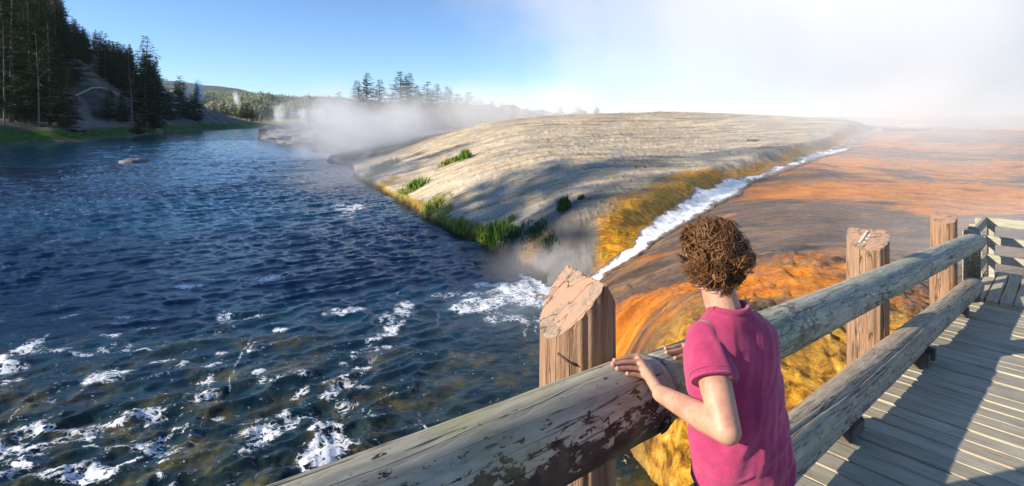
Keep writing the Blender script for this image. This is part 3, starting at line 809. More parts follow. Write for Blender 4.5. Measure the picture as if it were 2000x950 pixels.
# ------------------------------------------------------------------ the footbridge
AZ = .835
UX, UY = math.sin(AZ), math.cos(AZ)               # the way the bridge runs
NX, NY = UY, -UX                                  # towards the camera
SL = -.099
AX0 = Vector((.314, 1.6, H - .902))
RR = .112
def axis(t_, dz=0.0, off=0.0): return AX0 + Vector((UX * t_ + NX * off, UY * t_ + NY * off, SL * t_ + dz))
def frame_at(p, pitch=SL, along=(UX, UY)):
    """matrix: local x along the bridge, local y across (away from the camera), local z up"""
    x = Vector((along[0], along[1], pitch)).normalized(); y = Vector((0, 0, 1)).cross(x).normalized(); z = x.cross(y)
    M = Matrix((x, y, z)).transposed().to_4x4(); M.translation = Vector(p); return M
def make_log(name, t0, t1, r0, r1, mat, parent, dz=0.0, seed=1, knots=(), grooves=3, off=0.0):
    L = t1 - t0; nx = int(L / .022); na = 96
    Ls = L * math.sqrt(1 + SL * SL)
    xs = np.linspace(0, Ls, nx); th = np.linspace(0, 2 * math.pi, na, endpoint=False)
    XG, TH = np.meshgrid(xs, th, indexing='ij')
    Rg = r0 + (r1 - r0) * XG / Ls
    lo = fbm(XG * .9, np.cos(TH) * 1.2 + 5, 3, seed) + fbm(XG * .9 + 9, np.sin(TH) * 1.2 + 5, 3, seed + 3) - 1
    Rg = Rg * (1 + .09 * lo) + .0035 * (fbm(XG * 9, TH * 3.0 / math.pi * 3, 3, seed + 7) - .5) * np.sin(TH / 2) ** .5
    g_ = np.random.default_rng(seed)
    for k in range(grooves):
        a0 = g_.uniform(0, 2 * math.pi) if k else 1.9
        path = a0 + .25 * (fbm(xs * .7, xs * 0 + k * 3.3, 3, seed + k) - .5) * 2
        st, en = g_.uniform(0, .35) * Ls, g_.uniform(.55, 1.0) * Ls
        dep = .012 * sstep(st, st + .2, xs) * (1 - sstep(en - .2, en, xs))
        d = np.angle(np.exp(1j * (TH - path[:, None])))
        Rg = Rg - dep[:, None] * np.exp(-(d / .045) ** 2)
    for (kx, ka, ks) in knots:
        d = np.angle(np.exp(1j * (TH - ka)))
        q = ((XG - kx) / ks) ** 2 + (d * r0 / ks) ** 2
        Rg = Rg + .010 * np.exp(-q * .7) - .016 * np.exp(-q * 3)
    # rounded ends
    e = np.minimum(XG, Ls - XG); Rg = Rg * np.where(e < .02, .90 + .10 * np.sqrt(np.clip(1 - (1 - e / .02) ** 2, 0, 1)), 1)
    V_ = np.stack([XG, -np.sin(TH) * Rg, np.cos(TH) * Rg], -1).reshape(-1, 3)     # TH 0 = top, pi/2 = camera side
    i = np.arange(nx - 1)[:, None] * na + np.arange(na)[None]; j = np.arange(nx - 1)[:, None] * na + (np.arange(na)[None] + 1) % na
    f = np.stack([i, j, j + na, i + na], -1).reshape(-1, 4)
    V_ = np.concatenate([V_, [[-.004, 0, 0], [Ls + .004, 0, 0]]])
    c0, c1 = len(V_) - 2, len(V_) - 1
    fl = f.tolist() + [(c0, (k + 1) % na, k) for k in range(na)] + [(c1, (nx - 1) * na + k, (nx - 1) * na + (k + 1) % na) for k in range(na)]
    o = mesh_from(name, V_, fl, mat, True, parent)
    o.matrix_world = frame_at(axis(t0, dz, off))
    return o

railing = empty('log_railing', axis(0, -.8))
tag(railing, 'weathered round log railing with thick posts, running beside the boardwalk from the bottom edge', 'railing')
def keep(o, parent):                               # parent without moving
    mw = o.matrix_basis.copy(); o.parent = parent; o.matrix_parent_inverse = Matrix.Translation(parent.location).inverted(); o.matrix_basis = mw
LOG_SEAM = .42 - .22
seam = .205
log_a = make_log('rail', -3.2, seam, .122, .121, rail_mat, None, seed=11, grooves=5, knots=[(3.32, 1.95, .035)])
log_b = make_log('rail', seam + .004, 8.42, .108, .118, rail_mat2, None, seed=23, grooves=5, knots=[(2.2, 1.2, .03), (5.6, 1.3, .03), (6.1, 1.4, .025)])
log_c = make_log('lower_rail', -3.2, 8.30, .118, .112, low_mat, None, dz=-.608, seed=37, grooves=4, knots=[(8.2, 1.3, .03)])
tag(log_a, 'near log with dark flaking finish'); tag(log_b, 'grey green log with swirling grain')
for o in (log_a, log_b, log_c): keep(o, railing)
# dark countersunk bolt near the end of the first log
mb = MB()
ths = [2 * math.pi * k / 28 for k in range(28)]
bx = axis(seam - .085)
Mb = frame_at(bx)
def logpt(x, a, r_): return Mb @ Vector((x, -math.sin(a) * r_, math.cos(a) * r_))
pts = [logpt(.026 * math.cos(k) + .010 * math.sin(k), 1.93 + .30 * math.sin(k) * (1 + .15 * math.cos(k)), .1265) for k in ths]
pin = [logpt(.020 * math.cos(k) + .008 * math.sin(k), 1.93 + .23 * math.sin(k), .118) for k in ths]
mb.add(pts + pin + [logpt(0, 1.93, .116)], [(k, (k + 1) % 28, 28 + (k + 1) % 28, 28 + k) for k in range(28)] + [(56, 28 + k, 28 + (k + 1) % 28) for k in range(28)])
nm = (logpt(0, 1.93, 1) - logpt(0, 1.93, 0)).normalized()
mb.tube([logpt(0, 1.93, .117), logpt(0, 1.93, .1245)], .010, 10)
bo = mb.build('bolt', bolt_mat, None); keep(bo, railing)

def make_post(p, r, ztop, zbot, label, ridge=(.40, -.92), drop=.15, seed=1, ro=.027):
    """round post, its top cut to a roof shape by two sloping faces meeting in a ridge"""
    na = 72; hs = np.linspace(zbot, ztop, 60)
    rg = Vector((ridge[0], ridge[1])).normalized(); cr_ = Vector((-rg.y, rg.x))
    th = np.linspace(0, 2 * math.pi, na, endpoint=False)
    prof = r * (1 + .05 * (fbm(np.cos(th) * 1.5 + 4, np.sin(th) * 1.5 + seed, 3, seed) - .5) * 2)
    g_ = np.random.default_rng(seed)
    for a in ([-1.75, -1.2, -.95] + list(g_.uniform(0, 6, 3))):
        d = np.angle(np.exp(1j * (th - a))); prof = prof - .010 * np.exp(-(d / .05) ** 2)
    vs_ = []; X_ = np.cos(th) * prof; Y_ = np.sin(th) * prof
    s_off = np.array([X_[k] * cr_.x + Y_[k] * cr_.y for k in range(na)])
    # left face falls steeper than the right
    def topz(s):
        return ztop - np.where(s < -ro, (-ro - s) * drop / r * 1.25, (s + ro) * drop / r * 1.05)
    zt = topz(-s_off)
    for h_ in hs:
        q = (h_ - zbot) / (ztop - zbot)
        wob = 1 + .012 * math.sin(h_ * 5 + seed)
        for k in range(na): vs_.append((X_[k] * wob, Y_[k] * wob, zbot + (zt[k] - zbot) * q - ztop))
    f = []
    nh = len(hs)
    for i in range(nh - 1):
        for k in range(na):
            a = i * na + k; b = i * na + (k + 1) % na; f.append((a, b, b + na, a + na))
    body = mesh_from('post', vs_, f, post_mat, True)
    # cut faces
    tv = []; tf = []; nr = 10
    for j in range(nr + 1):
        q = 1 - j / nr
        for k in range(na):
            x = X_[k] * q; y = Y_[k] * q; s = -(x * cr_.x + y * cr_.y)
            nz = .004 * (vnoise(x * 60, y * 60, seed) - .5) if j else 0
            tv.append((x * (1 if j else 1.0), y, float(topz(np.array(s))) - ztop + nz))
    for j in range(nr):
        for k in range(na):
            a = j * na + k; b = j * na + (k + 1) % na; tf.append((a, b, b + na, a + na))
    top = mesh_from('cut_top', tv, tf, cut_mat, False)
    top.parent = body
    body.location = (p[0], p[1], ztop)
    if label: body['label'] = label
    return body
def post_line(t_, off=-.252): return axis(t_, 0, off)
P1 = post_line(.13); P2 = post_line(4.06, -.27); P3 = post_line(7.84, -.265)
p1 = make_post(P1, .138, H - .572, 2.3, 'thick reddish post with tall slanted top, nearest', drop=.15, seed=3, ro=.034)
p2 = make_post(P2, .158, H - .985, -.3, 'reddish post with white bird droppings on top', (.80, -.60), drop=.10, seed=5, ro=.075)
p3 = make_post(P3, .148, H - 1.30, .3, None, (.80, -.60), drop=.08, seed=9, ro=.075)
bpy.context.view_layer.update()
for o in (p1, p2, p3): keep(o, railing)
# lower shaft of the near post goes down to the river bed
mb = MB(); mb.tube([(P1.x, P1.y, -1.4), (P1.x, P1.y, 2.31)], .134, 40)
sh_ = mb.build('post_footing', post_mat, None, True); keep(sh_, railing)
# bird lime on the second post
mb = MB()
for k in range(7):
    q = k / 6
    a = Vector((P2.x - .085 + .10 * q, P2.y - .03 + .055 * q, 0)); b = a + Vector((.02, .03, 0))
    for w_ in (a, b):
        pass
    zz = H - .985 - .02 - .075 * (1 - q)
    mb.ell((a.x, a.y, zz), (.022, .012, .006), Matrix.Rotation(.5 + .3 * random.random(), 4, 'Z'), 10, 6)
    if k % 2: mb.ell((a.x + .015, a.y - .02, zz - .012), (.012, .008, .005), None, 10, 6)
lm = mb.build('droppings', lime_mat, None, True)
keep(lm, railing)
# rusty staple on the near post
mb = MB()
def on_post(az_, z_, rr_=.1415): return Vector((P1.x + rr_ * math.cos(az_), P1.y + rr_ * math.sin(az_), z_))
mb.tube([on_post(-2.25, H - .805, .130), on_post(-2.2, H - .808), on_post(-1.95, H - .826), on_post(-1.75, H - .838), on_post(-1.70, H - .84, .130)], .0035, 6)
stp = mb.build('staple', metal_mat, None, True); keep(stp, railing)
# blocks under the lower log
for tt in (-1.2, 2.35, 4.3, 7.0):
    mb = MB(); M_ = frame_at((0, 0, 0))
    mb.box((0, 0, 0), (.28, .16, .085), None, .008)
    o = mb.build('spacer_block', beam_mat, None); o.matrix_world = frame_at(axis(tt, -.608 - .112 - .046)); keep(o, railing)
# wedge brackets by the block
for tt in (4.22, 4.50):
    mb = MB(); mb.box((0, 0, 0), (.09, .07, .10), None, .006)
    o = mb.build('bracket', beam_mat, None); o.matrix_world = frame_at(axis(tt, -.608 - .13, .10)); keep(o, railing)

# deck of the bridge: boards lie across
DZ0 = -.823                                         # deck surface below the rail axis
deck = empty('boardwalk', axis(0, DZ0))
tag(deck, 'sloping boardwalk of grey weathered planks beside the log railing', 'boardwalk')
def planks(name, M, n, pitch, w, length, x0, yside, gap=.015, th_=.045, seed=0, jit=.012):
    g_ = np.random.default_rng(seed); mbx = MB(); pid_ = []
    for k in range(n):
        xc = x0 + k * pitch; ln = length + g_.uniform(-jit, jit); zc = -th_ / 2 + g_.uniform(-.004, .004)
        n0 = len(mbx.v)
        R3 = Matrix.Rotation(g_.uniform(-.006, .006), 4, 'Z') @ Matrix.Rotation(g_.uniform(-.012, .012), 4, 'Y')
        mbx.box((xc, yside * ln / 2 + g_.uniform(-jit, jit), zc), (w - gap, ln, th_), R3, .005)
        pid_ += [g_.random()] * (len(mbx.v) - n0)
    o = mesh_from(name, mbx.v, mbx.f, deck_mat, False, None, dict(plank=np.array(pid_)))
    o.matrix_world = M; return o
PW = .188
# local y points away from the camera: the deck lies on the negative side, 0.20 m beyond the rail to 2.3 m this side
Mdeck = frame_at(axis(-3.4, DZ0, -.20))
dk = planks('deck_planks', Mdeck, int(11.95 / PW), PW, PW, 2.7, PW / 2, -1, seed=4)
keep(dk, deck)
for off in (0.0, 1.15, 2.2):
    mb = MB(); mb.box((5.9, 0, -.14), (11.8, .10, .17), None, 0)
    o = mb.build('stringer', beam_mat, None); o.matrix_world = frame_at(axis(-3.4, DZ0, off)); keep(o, deck)
# landing: level, boards run lengthwise
TA = 8.50
LZ = axis(TA, DZ0).z
landing = empty('landing_deck', (axis(TA).x, axis(TA).y, LZ))
tag(landing, 'pale level deck beyond the bridge end, between the board fences', 'deck')
Ml = Matrix(((NX, UX, 0), (NY, UY, 0), (0, 0, 1))).to_4x4()
p0 = axis(TA + .04, 0, -.20)
Ml.translation = Vector((p0.x, p0.y, LZ))
lp = planks('deck_planks', Ml, 60, .145, .145, 2.0, .07, 1, seed=8)
keep(lp, landing)
for s_ in (.3, 1.6):
    mb = MB(); mb.box((4.3, s_, -.13), (8.6, .1, .16)); o = mb.build('stringer', beam_mat, None); o.matrix_world = Ml; keep(o, landing)
# board fence
def fence(name, A, B, n_post, label, post_in=True, seed=0):
    A = Vector(A); B = Vector(B); d = (B - A); L = d.length; d.normalize()
    root = empty(name, A); tag(root, label, 'fence')
    M = Matrix(((d.x, -d.y, 0), (d.y, d.x, 0), (0, 0, 1))).to_4x4(); M.translation = A
    for zc in (.90, .60, .30):
        mb = MB(); mb.box((L / 2, .012, zc), (L + .04, .045, .135 if zc > .8 else .13), None, .005)
        o = mb.build('board', board_mat, None); o.matrix_world = M; keep(o, root)
    for k in range(n_post):
        mb = MB(); mb.box((.05 + (L - .1) * k / max(1, n_post - 1), .082, .46), (.09, .09, .98), None, .006)
        o = mb.build('post', board_mat, None); o.matrix_world = M; keep(o, root)
    return root
Afe = axis(TA + .02, 0, -.02); Afe.z = LZ
Cn = Vector((Afe.x + UX * 1.46, Afe.y + UY * 1.46, LZ))
f1 = fence('board_fence', Afe, Cn, 3, 'short three board fence joining the end of the log railing')
De = Cn + Vector((NX * 6.0, NY * 6.0, 0))
f2 = fence('board_fence', Cn + Vector((UX * .02, UY * .02, 0)), De, 5, 'three board fence across the landing, at the right edge of the view')
# square end post of the log railing
mb = MB(); mb.box((0, 0, -.36), (.13, .13, 1.16), None, .008)
o = mb.build('end_post', rail_mat2, None); q = axis(8.36, -.02, .0); 
o.matrix_world = Matrix.Translation((q.x, q.y, q.z)) @ Matrix.Rotation(-AZ, 4, 'Z'); keep(o, railing)

# ------------------------------------------------------------------ the boy at the rail
t = MT('skin'); c = t.coord('Object')
sk = t.ramp(t.noise(c, 18, 6, .7), [(.32, (.40, .185, .12)), (.5, (.50, .275, .185)), (.68, (.57, .345, .24))])
sk = t.mix(t.ramp(t.noise(c, 120, 3), [(.58, 0.0), (.72, .35)]), sk, (.34, .15, .09))
skin_mat = t.out(sk, .5, t.bump(t.noise(c, 160, 3), .12, .001), .35, Subsurface_Weight=.12, Subsurface_Scale=.012)
t.p.inputs['Subsurface Radius'].default_value = (1.0, .35, .2)
t = MT('pink_cotton'); c = t.coord('Object')
wv_ = t.noise(c, 420, 2)
pk = t.ramp(t.noise(c, 9, 7, .7), [(.32, (.26, .022, .078)), (.5, (.34, .033, .108)), (.70, (.45, .065, .155))])
pk = t.mix(t.ramp(wv_, [(.4, .22), (.6, 0.0)]), pk, (.48, .11, .20))
shirt_mat = t.out(pk, .92, t.bump(t.math('ADD', wv_, t.math('MULTIPLY', t.noise(c, 30, 4), 1.2)), .35, .0015), .1, Sheen_Weight=.25)
jean_mat = simple('navy_denim', (.018, .028, .055), .9, 60, .35, .4, 200, .002)
shoe_mat = simple('dark_trainer', (.05, .05, .06), .7, 10, .2)
t = MT('brown_hair'); c = t.coord('Object')
hn = t.noise(c, 26, 4, .6)
hair_mat = t.out(t.mix(t.attr('tint'), t.ramp(hn, [(.3, (.035, .014, .005)), (.7, (.09, .037, .012))]), t.ramp(hn, [(.3, (.16, .070, .022)), (.7, (.40, .19, .07))])), .48, None, .35)
nail_mat = simple('nail', (.62, .38, .30), .35, 20, .05, .05)
eye_mat = simple('eye', (.75, .72, .68), .2, 20, .05, .02)
print_mat = simple('shirt_print', (.55, .62, .60), .8, 40, .4, .1)

def dkz(x, y):
    t_ = (x - AX0.x) * UX + (y - AX0.y) * UY
    return AX0.z + SL * t_ + DZ0
BX, BY = .625, 1.42
FD = Vector((-.50, .866, 0)); LD = Vector((-.866, -.50, 0)); UPV = Vector((0, 0, 1))
DK = dkz(BX, BY)
boy = empty('person', (BX, BY, DK))
tag(boy, 'boy in a faded pink t-shirt with curly brown hair, leaning on the log rail', 'person')
def surf(t_, phi, lift=0.0):
    """a spot on the rail's surface: phi 0 = top, 90 = camera side"""
    rr_ = (.122 if t_ < seam else .110) + lift
    a = axis(t_); ph = R_(phi)
    return a + Vector((NX * math.sin(ph), NY * math.sin(ph), math.cos(ph))) * rr_
shL = Vector((.520, 1.380, H - .600)); elL = Vector((.516, 1.232, H - .748)); wrL = Vector((.428, 1.478, H - .794))
shR = Vector((.694, 1.492, H - .612)); elR = Vector((.788, 1.580, H - .835)); wrR = Vector((.668, 1.742, H - .800))
headC = Vector((.575, 1.475, H - .405)); HF = Vector((.05, .98, -.16)).normalized(); HS = HF.cross(UPV).normalized(); HU = HS.cross(HF)
HM = Matrix((HS, HF, HU)).transposed()
pel = Vector((.628, 1.405, H - 1.02)); chest = Vector((.614, 1.430, H - .70)); neck0 = Vector((.606, 1.418, H - .545))

mb = MB()
def ring(c, hw_, hd, tilt=0.0, side=None):
    s_ = (side or LD)
    f_ = FD
    return (c, s_ * hw_, f_ * hd)
TR = [(pel + Vector((0, 0, -.10)), .120, .085), (pel, .130, .092), (pel + Vector((0, 0, .10)), .112, .080), (pel + Vector((-.005, .01, .20)), .110, .078),
      (chest, .128, .086), (chest + Vector((0, 0, .07)), .122, .078), (chest + Vector((0, -.002, .115)), .095, .055), (neck0 + Vector((0, .0, .008)), .060, .048)]
mb.loft([ring(*q) for q in TR])
mb.capsule(neck0 + Vector((0, 0, -.05)), headC - HU * .045 - HF * .012, .050, .044)
# head: cranium, face, jaw
mb.ell(headC + HU * .018 - HF * .012, (.070, .088, .080), HM)
mb.ell(headC + HF * .024 - HU * .030, (.056, .062, .072), HM)
mb.ell(headC + HF * .058 - HU * .080, (.028, .026, .022), HM)
mb.ell(headC + HF * .092 - HU * .022, (.010, .016, .014), HM)          # nose
mb.capsule(headC + HF * .082 + HU * .006, headC + HF * .096 - HU * .022, .008, .010, 12)
mb.ell(headC + HF * .080 - HU * .056, (.020, .010, .008), HM)           # mouth
for sg in (-1, 1):
    mb.ell(headC + HS * sg * .071 - HU * .012 - HF * .004, (.008, .020, .030), HM)   # ears
    mb.capsule(headC + HS * sg * .045 + HF * .055 - HU * .02, headC + HS * sg * .03 + HF * .065 - HU * .04, .018, .016, 12)
# arms
for (s_, e_, w_) in ((shL, elL, wrL), (shR, elR, wrR)):
    mb.capsule(s_, e_.lerp(s_, .45), .037, .0405, 24); mb.capsule(e_.lerp(s_, .45), e_, .0405, .034, 24)
    mb.capsule(e_, e_.lerp(w_, .30), .034, .0355, 24); mb.capsule(e_.lerp(w_, .30), w_, .0355, .0235, 24)
# legs
feet = []
for sg in (-1, 1):
    hip = pel + LD * sg * -.070 + Vector((0, 0, -.06)); kn = Vector((hip.x, hip.y, DK + .40)) + FD * .03 + LD * -sg * .01
    ank = Vector((hip.x, hip.y, 0)) + LD * -sg * .02 - FD * .02; ank.z = dkz(ank.x, ank.y) + .075
    mb.capsule(hip, kn, .078, .052, 24); mb.capsule(kn, kn.lerp(ank, .35), .052, .050, 24); mb.capsule(kn.lerp(ank, .35), ank, .050, .032, 24)
    mb.capsule(ank + Vector((0, 0, -.03)), ank + FD * .13 + Vector((0, 0, -.045)), .034, .026, 16)
    feet.append((hip, kn, ank))
# hands: palm + five fingers that bend over the log
def hand(wr, knk, tips, thumb, nails):
    """knk: four knuckle spots, tips: (mid, end) for each finger"""
    kc = sum((Vector(k) for k in knk), Vector()) / 4
    for i, k in enumerate(knk):
        k = Vector(k)
        mb.capsule(wr.lerp(kc, .12), k, .0185, .0100, 16)
        mb.capsule(wr.lerp(k, .35), wr.lerp(k, .8), .0165, .0135, 16)
    for i, (k, (m_, e_)) in enumerate(zip(knk, tips)):
        k = Vector(k); rf = [.0085, .0087, .0083, .0075][i]
        mb.capsule(k, m_, rf * 1.08, rf, 14); mb.capsule(m_, e_, rf, rf * .82, 14)
        nails.append((Vector(m_), Vector(e_), rf))
    a, b, c_ = [Vector(q) for q in thumb]
    mb.capsule(a, b, .0145, .0115, 14); mb.capsule(b, c_, .0108, .0088, 14)
    nails.append((b, c_, .0095))
nails = []
LK = [surf(.118, 5, .014), surf(.096, 15, .016), surf(.080, 26, .015), surf(.070, 37, .012)]
LT_ = [(surf(.074, -4, .012), surf(.042, -11, .008)), (surf(.046, 5, .012), surf(.006, -2, .008)), (surf(.034, 16, .011), surf(-.004, 9, .008)), (surf(.036, 28, .010), surf(.008, 22, .008))]
hand(wrL, LK, LT_, [wrL.lerp(Vector(LK[0]), .25), surf(.128, 18, .004), surf(.105, 14, -.004)], nails)
RK = [surf(.395, 8, .013), surf(.375, 18, .015), surf(.372, 30, .014), surf(.375, 42, .012)]
RT_ = [(surf(.345, 4, .010), surf(.312, -2, .008)), (surf(.325, 14, .011), surf(.285, 8, .008)), (surf(.325, 27, .011), surf(.288, 24, .008)), (surf(.338, 40, .010), surf(.308, 38, .008))]
hand(wrR, RK[::-1] if False else RK, RT_, [wrR.lerp(Vector(RK[3]), .3), surf(.40, 62, .011), surf(.365, 66, .009)], nails)
body = mb.build('body', skin_mat, None, True)
bake(body, [('REMESH', dict(mode='VOXEL', voxel_size=.0032)), ('SMOOTH', dict(factor=.5, iterations=5))])
keep(body, boy)
for (m_, e_, rf) in nails:
    d = (e_ - m_).normalized(); u_ = (Vector((NX * .35, NY * .35, 1)) - d * d.dot(Vector((NX * .35, NY * .35, 1)))).normalized(); s_ = d.cross(u_)
    mbn = MB(); mbn.ell(e_ + u_ * rf * .62 - d * .001, (rf * .62, rf * .75, rf * .26), Matrix((s_, d, u_)).transposed(), 12, 8)
    nl = mbn.build('fingernail', nail_mat, None, True); keep(nl, boy)
for sg in (-1, 1):
    mb = MB(); mb.ell(headC + HS * sg * .029 + HF * .076 - HU * .002, (.0115, .0105, .009), HM, 16, 10)
    o = mb.build('eye', eye_mat, None, True); keep(o, boy)

# t-shirt: loose, draped; wrinkles pressed into the surface
mb = MB()
TS = [(pel + Vector((.0, .0, .045)), .138, .104), (pel + Vector((0, 0, .10)), .134, .100), (pel + Vector((-.004, .006, .19)), .134, .098), (pel + Vector((-.008, .012, .26)), .136, .096),
      (chest + Vector((0, 0, .0)), .143, .096), (chest + Vector((0, 0, .06)), .148, .092), (chest + Vector((0, -.002, .098)), .146, .080), (chest + Vector((0, -.003, .125)), .118, .066), (neck0 + Vector((0, 0, .006)), .060, .050), (neck0 + Vector((-.003, .004, .018)), .050, .046)]
mb.loft([ring(*q) for q in TS], 48)
for (s_, e_) in ((shL, elL), (shR, elR)):
    d = (e_ - s_).normalized()
    end = s_.lerp(e_, .47)
    mb.capsule(s_ - d * .002 + Vector((0, 0, -.004)), s_.lerp(e_, .25), .047, .050, 28)
    mb.capsule(neck0 + Vector((0, 0, -.022)) + (s_ - neck0) * .25, s_ + Vector((0, 0, .004)), .036, .045, 20)
    mb.tube([s_.lerp(e_, .1), s_.lerp(e_, .3), end], [.051, .054, .058], 28)
shirt = mb.build('t_shirt', shirt_mat, None, True)
bake(shirt, [('REMESH', dict(mode='VOXEL', voxel_size=.0045)), ('SMOOTH', dict(factor=.5, iterations=4))])
me = shirt.data; nv = len(me.vertices)
co = np.empty(nv * 3); me.vertices.foreach_get('co', co); co = co.reshape(-1, 3)
no = np.empty(nv * 3); me.vertices.foreach_get('normal', no); no = no.reshape(-1, 3)
rel = co - np.array(chest)
sx = rel @ np.array(LD); fx = rel @ np.array(FD); uz = rel[:, 2]
backs = sstep(.02, -.03, fx) if False else np.clip((-fx + .03) / .06, 0, 1)
ring_ = np.arctan2(fx, sx)
# long folds that hang from the shoulder blades, fan out to the left hip, and slack above the hem
f1_ = (1 - np.abs(2 * fbm((sx * 1.0 + uz * .32) * 13, uz * 2.4 + 3, 3, 301) - 1))
f2_ = (1 - np.abs(2 * fbm((uz + sx * .55) * 15, (sx - uz) * 4 + 7, 3, 311) - 1))
f3_ = (1 - np.abs(2 * fbm((uz - np.abs(sx) * .9) * 20, sx * 5 + 17, 2, 321) - 1))
low = sstep(-.02, -.20, uz) if False else np.clip((-uz) / .22, 0, 1)
disp = (f1_ - .6) * .022 * (.55 + .45 * low) + (f2_ - .6) * .020 * low + (f3_ - .6) * .012 * np.clip(1 - np.abs(uz + .02) / .08, 0, 1)
sleeve = np.clip((np.abs(sx) - .12) / .03, 0, 1)
disp = disp * (1 - .6 * sleeve) * np.clip((uz + .31) / .03, .3, 1)
disp += (fbm(sx * 9 + 5, uz * 7, 2, 331) - .5) * .014 * low
disp = np.maximum(disp, -.0035)
co2 = co + no * disp[:, None]
me.vertices.foreach_set('co', co2.ravel()); me.update()
keep(shirt, boy)
# collar band and sleeve hems
mb = MB()
cc = neck0 + Vector((-.004, .006, .022))
pts = [cc + LD * (.052 * math.cos(a)) + FD * (.050 * math.sin(a)) + UPV * (-.020 * max(0, math.sin(a)) + .002) for a in np.linspace(0, 2 * math.pi, 33)]
mb.tube(pts, .0085, 8, False)
cb = mb.build('collar', shirt_mat, None, True); keep(cb, boy)
for (s_, e_) in ((shL, elL), (shR, elR)):
    d = (e_ - s_).normalized(); x = d.orthogonal().normalized(); y = d.cross(x); end = s_.lerp(e_, .47)
    mb = MB(); pts = [end - d * .001 + (x * math.cos(a) + y * math.sin(a)) * .0575 for a in np.linspace(0, 2 * math.pi, 41)]
    mb.tube(pts, .0030, 6, False)
    pts = [end - d * .016 + (x * math.cos(a) + y * math.sin(a)) * .0572 for a in np.linspace(0, 2 * math.pi, 41)]
    mb.tube(pts, .0012, 5, False)
    o = mb.build('sleeve_hem', shirt_mat, None, True); keep(o, boy)
# jeans
mb = MB()
mb.loft([ring(pel + Vector((0, 0, -.11)), .128, .094), ring(pel + Vector((0, 0, .0)), .137, .100), ring(pel + Vector((0, 0, .055)), .130, .094)], 40)
for (hip, kn, ank) in feet:
    mb.capsule(hip, kn, .088, .062, 24); mb.capsule(kn, ank + Vector((0, 0, .04)), .062, .050, 24)
jn = mb.build('jeans', jean_mat, None, True)
bake(jn, [('REMESH', dict(mode='VOXEL', voxel_size=.008)), ('SMOOTH', dict(factor=.5, iterations=3))]); keep(jn, boy)
for (hip, kn, ank) in feet:
    mb = MB(); a0 = ank + Vector((0, 0, -.035))
    mb.capsule(a0 - FD * .035, a0 + FD * .13 + Vector((0, 0, -.006)), .040, .034, 20); mb.capsule(a0 + Vector((0, 0, .04)), a0, .043, .043, 20)
    o = mb.build('shoe', shoe_mat, None, True)
    bake(o, [('REMESH', dict(mode='VOXEL', voxel_size=.006)), ('SMOOTH', dict(factor=.5, iterations=3))]); keep(o, boy)
    mb = MB(); mb.box((0, 0, 0), (.24, .085, .02), None, .008)
    sl_ = mb.build('sole', eye_mat, None, True); sl_.matrix_basis = Matrix.Translation(a0 + FD * .047 + Vector((0, 0, -.036))) @ Matrix.Rotation(math.atan2(FD.y, FD.x), 4, 'Z')
    keep(sl_, boy)
# hair: a cap with curly locks over it
hc = headC + HU * .022 - HF * .018
mb = MB(); mb.ell(hc, (.074, .092, .083), HM, 32, 22)
v_ = np.array(mb.v); relh = v_ - np.array(hc)
cap = mesh_from('scalp', mb.v, mb.f, simple('scalp_brown', (.035, .016, .007), 1.0, 30, .3, .3, 60, .004, spec=.05), True)  # matt dark brown cap under the locks

hv = []; hf = []; ht = []
hr = np.random.default_rng(12)
NS = 10; ND = 3
def lock(p0, d0, length, rad, curl, phase, tint, grav=1.0, lim=.101):
    p = Vector(p0); d = Vector(d0).normalized(); side = d.orthogonal().normalized()
    pts = []; step = length / NS
    n0 = (p - hc).normalized()
    for k in range(NS + 1):
        pts.append(p.copy())
        nrm = (p - hc); nl_ = nrm.length; nrm.normalize()
        # flow: along the scalp, pulled down, curling round its own axis
        tan = (d - nrm * d.dot(nrm) * .55)
        tan = tan + Vector((0, 0, -1)) * .22 * grav * (k / NS)
        ax = nrm.cross(tan)
        tan = tan.normalized()
        q = phase + curl * k / NS
        d = (tan + ax.normalized() * .75 * math.sin(q) + nrm * (.30 * math.cos(q) - (.45 if nl_ > lim else -.05))).normalized()
        p = p + d * step
    base_ = len(hv)
    for k, q in enumerate(pts):
        u = k / NS
        rr_ = rad * (math.sin(math.pi * min(1, .22 + u * .78)) ** .7) + .0003
        dd = (pts[min(k + 1, NS)] - pts[max(k - 1, 0)]).normalized()
        nn = (q - hc).normalized(); sd = dd.cross(nn).normalized(); nn = sd.cross(dd)
        for j in range(ND):
            a = 2 * math.pi * j / ND
            hv.append(q + sd * math.cos(a) * rr_ * 1.5 + nn * math.sin(a) * rr_ * .7); ht.append(tint)
    for k in range(NS):
        for j in range(ND):
            a = base_ + k * ND + j; b = base_ + k * ND + (j + 1) % ND
            hf.append((a, b, b + ND, a + ND))
crown = (HU * .85 - HF * .45).normalized()
cl_dirs = [Vector(hr.normal(size=3)).normalized() for _ in range(95)]
cl_par = [(hr.uniform(1.6, 3.6) * hr.choice([-1, 1]), hr.uniform(0, 6.3), hr.uniform(.2, .7), hr.uniform(-.8, .8)) for _ in range(95)]
cnt = 0
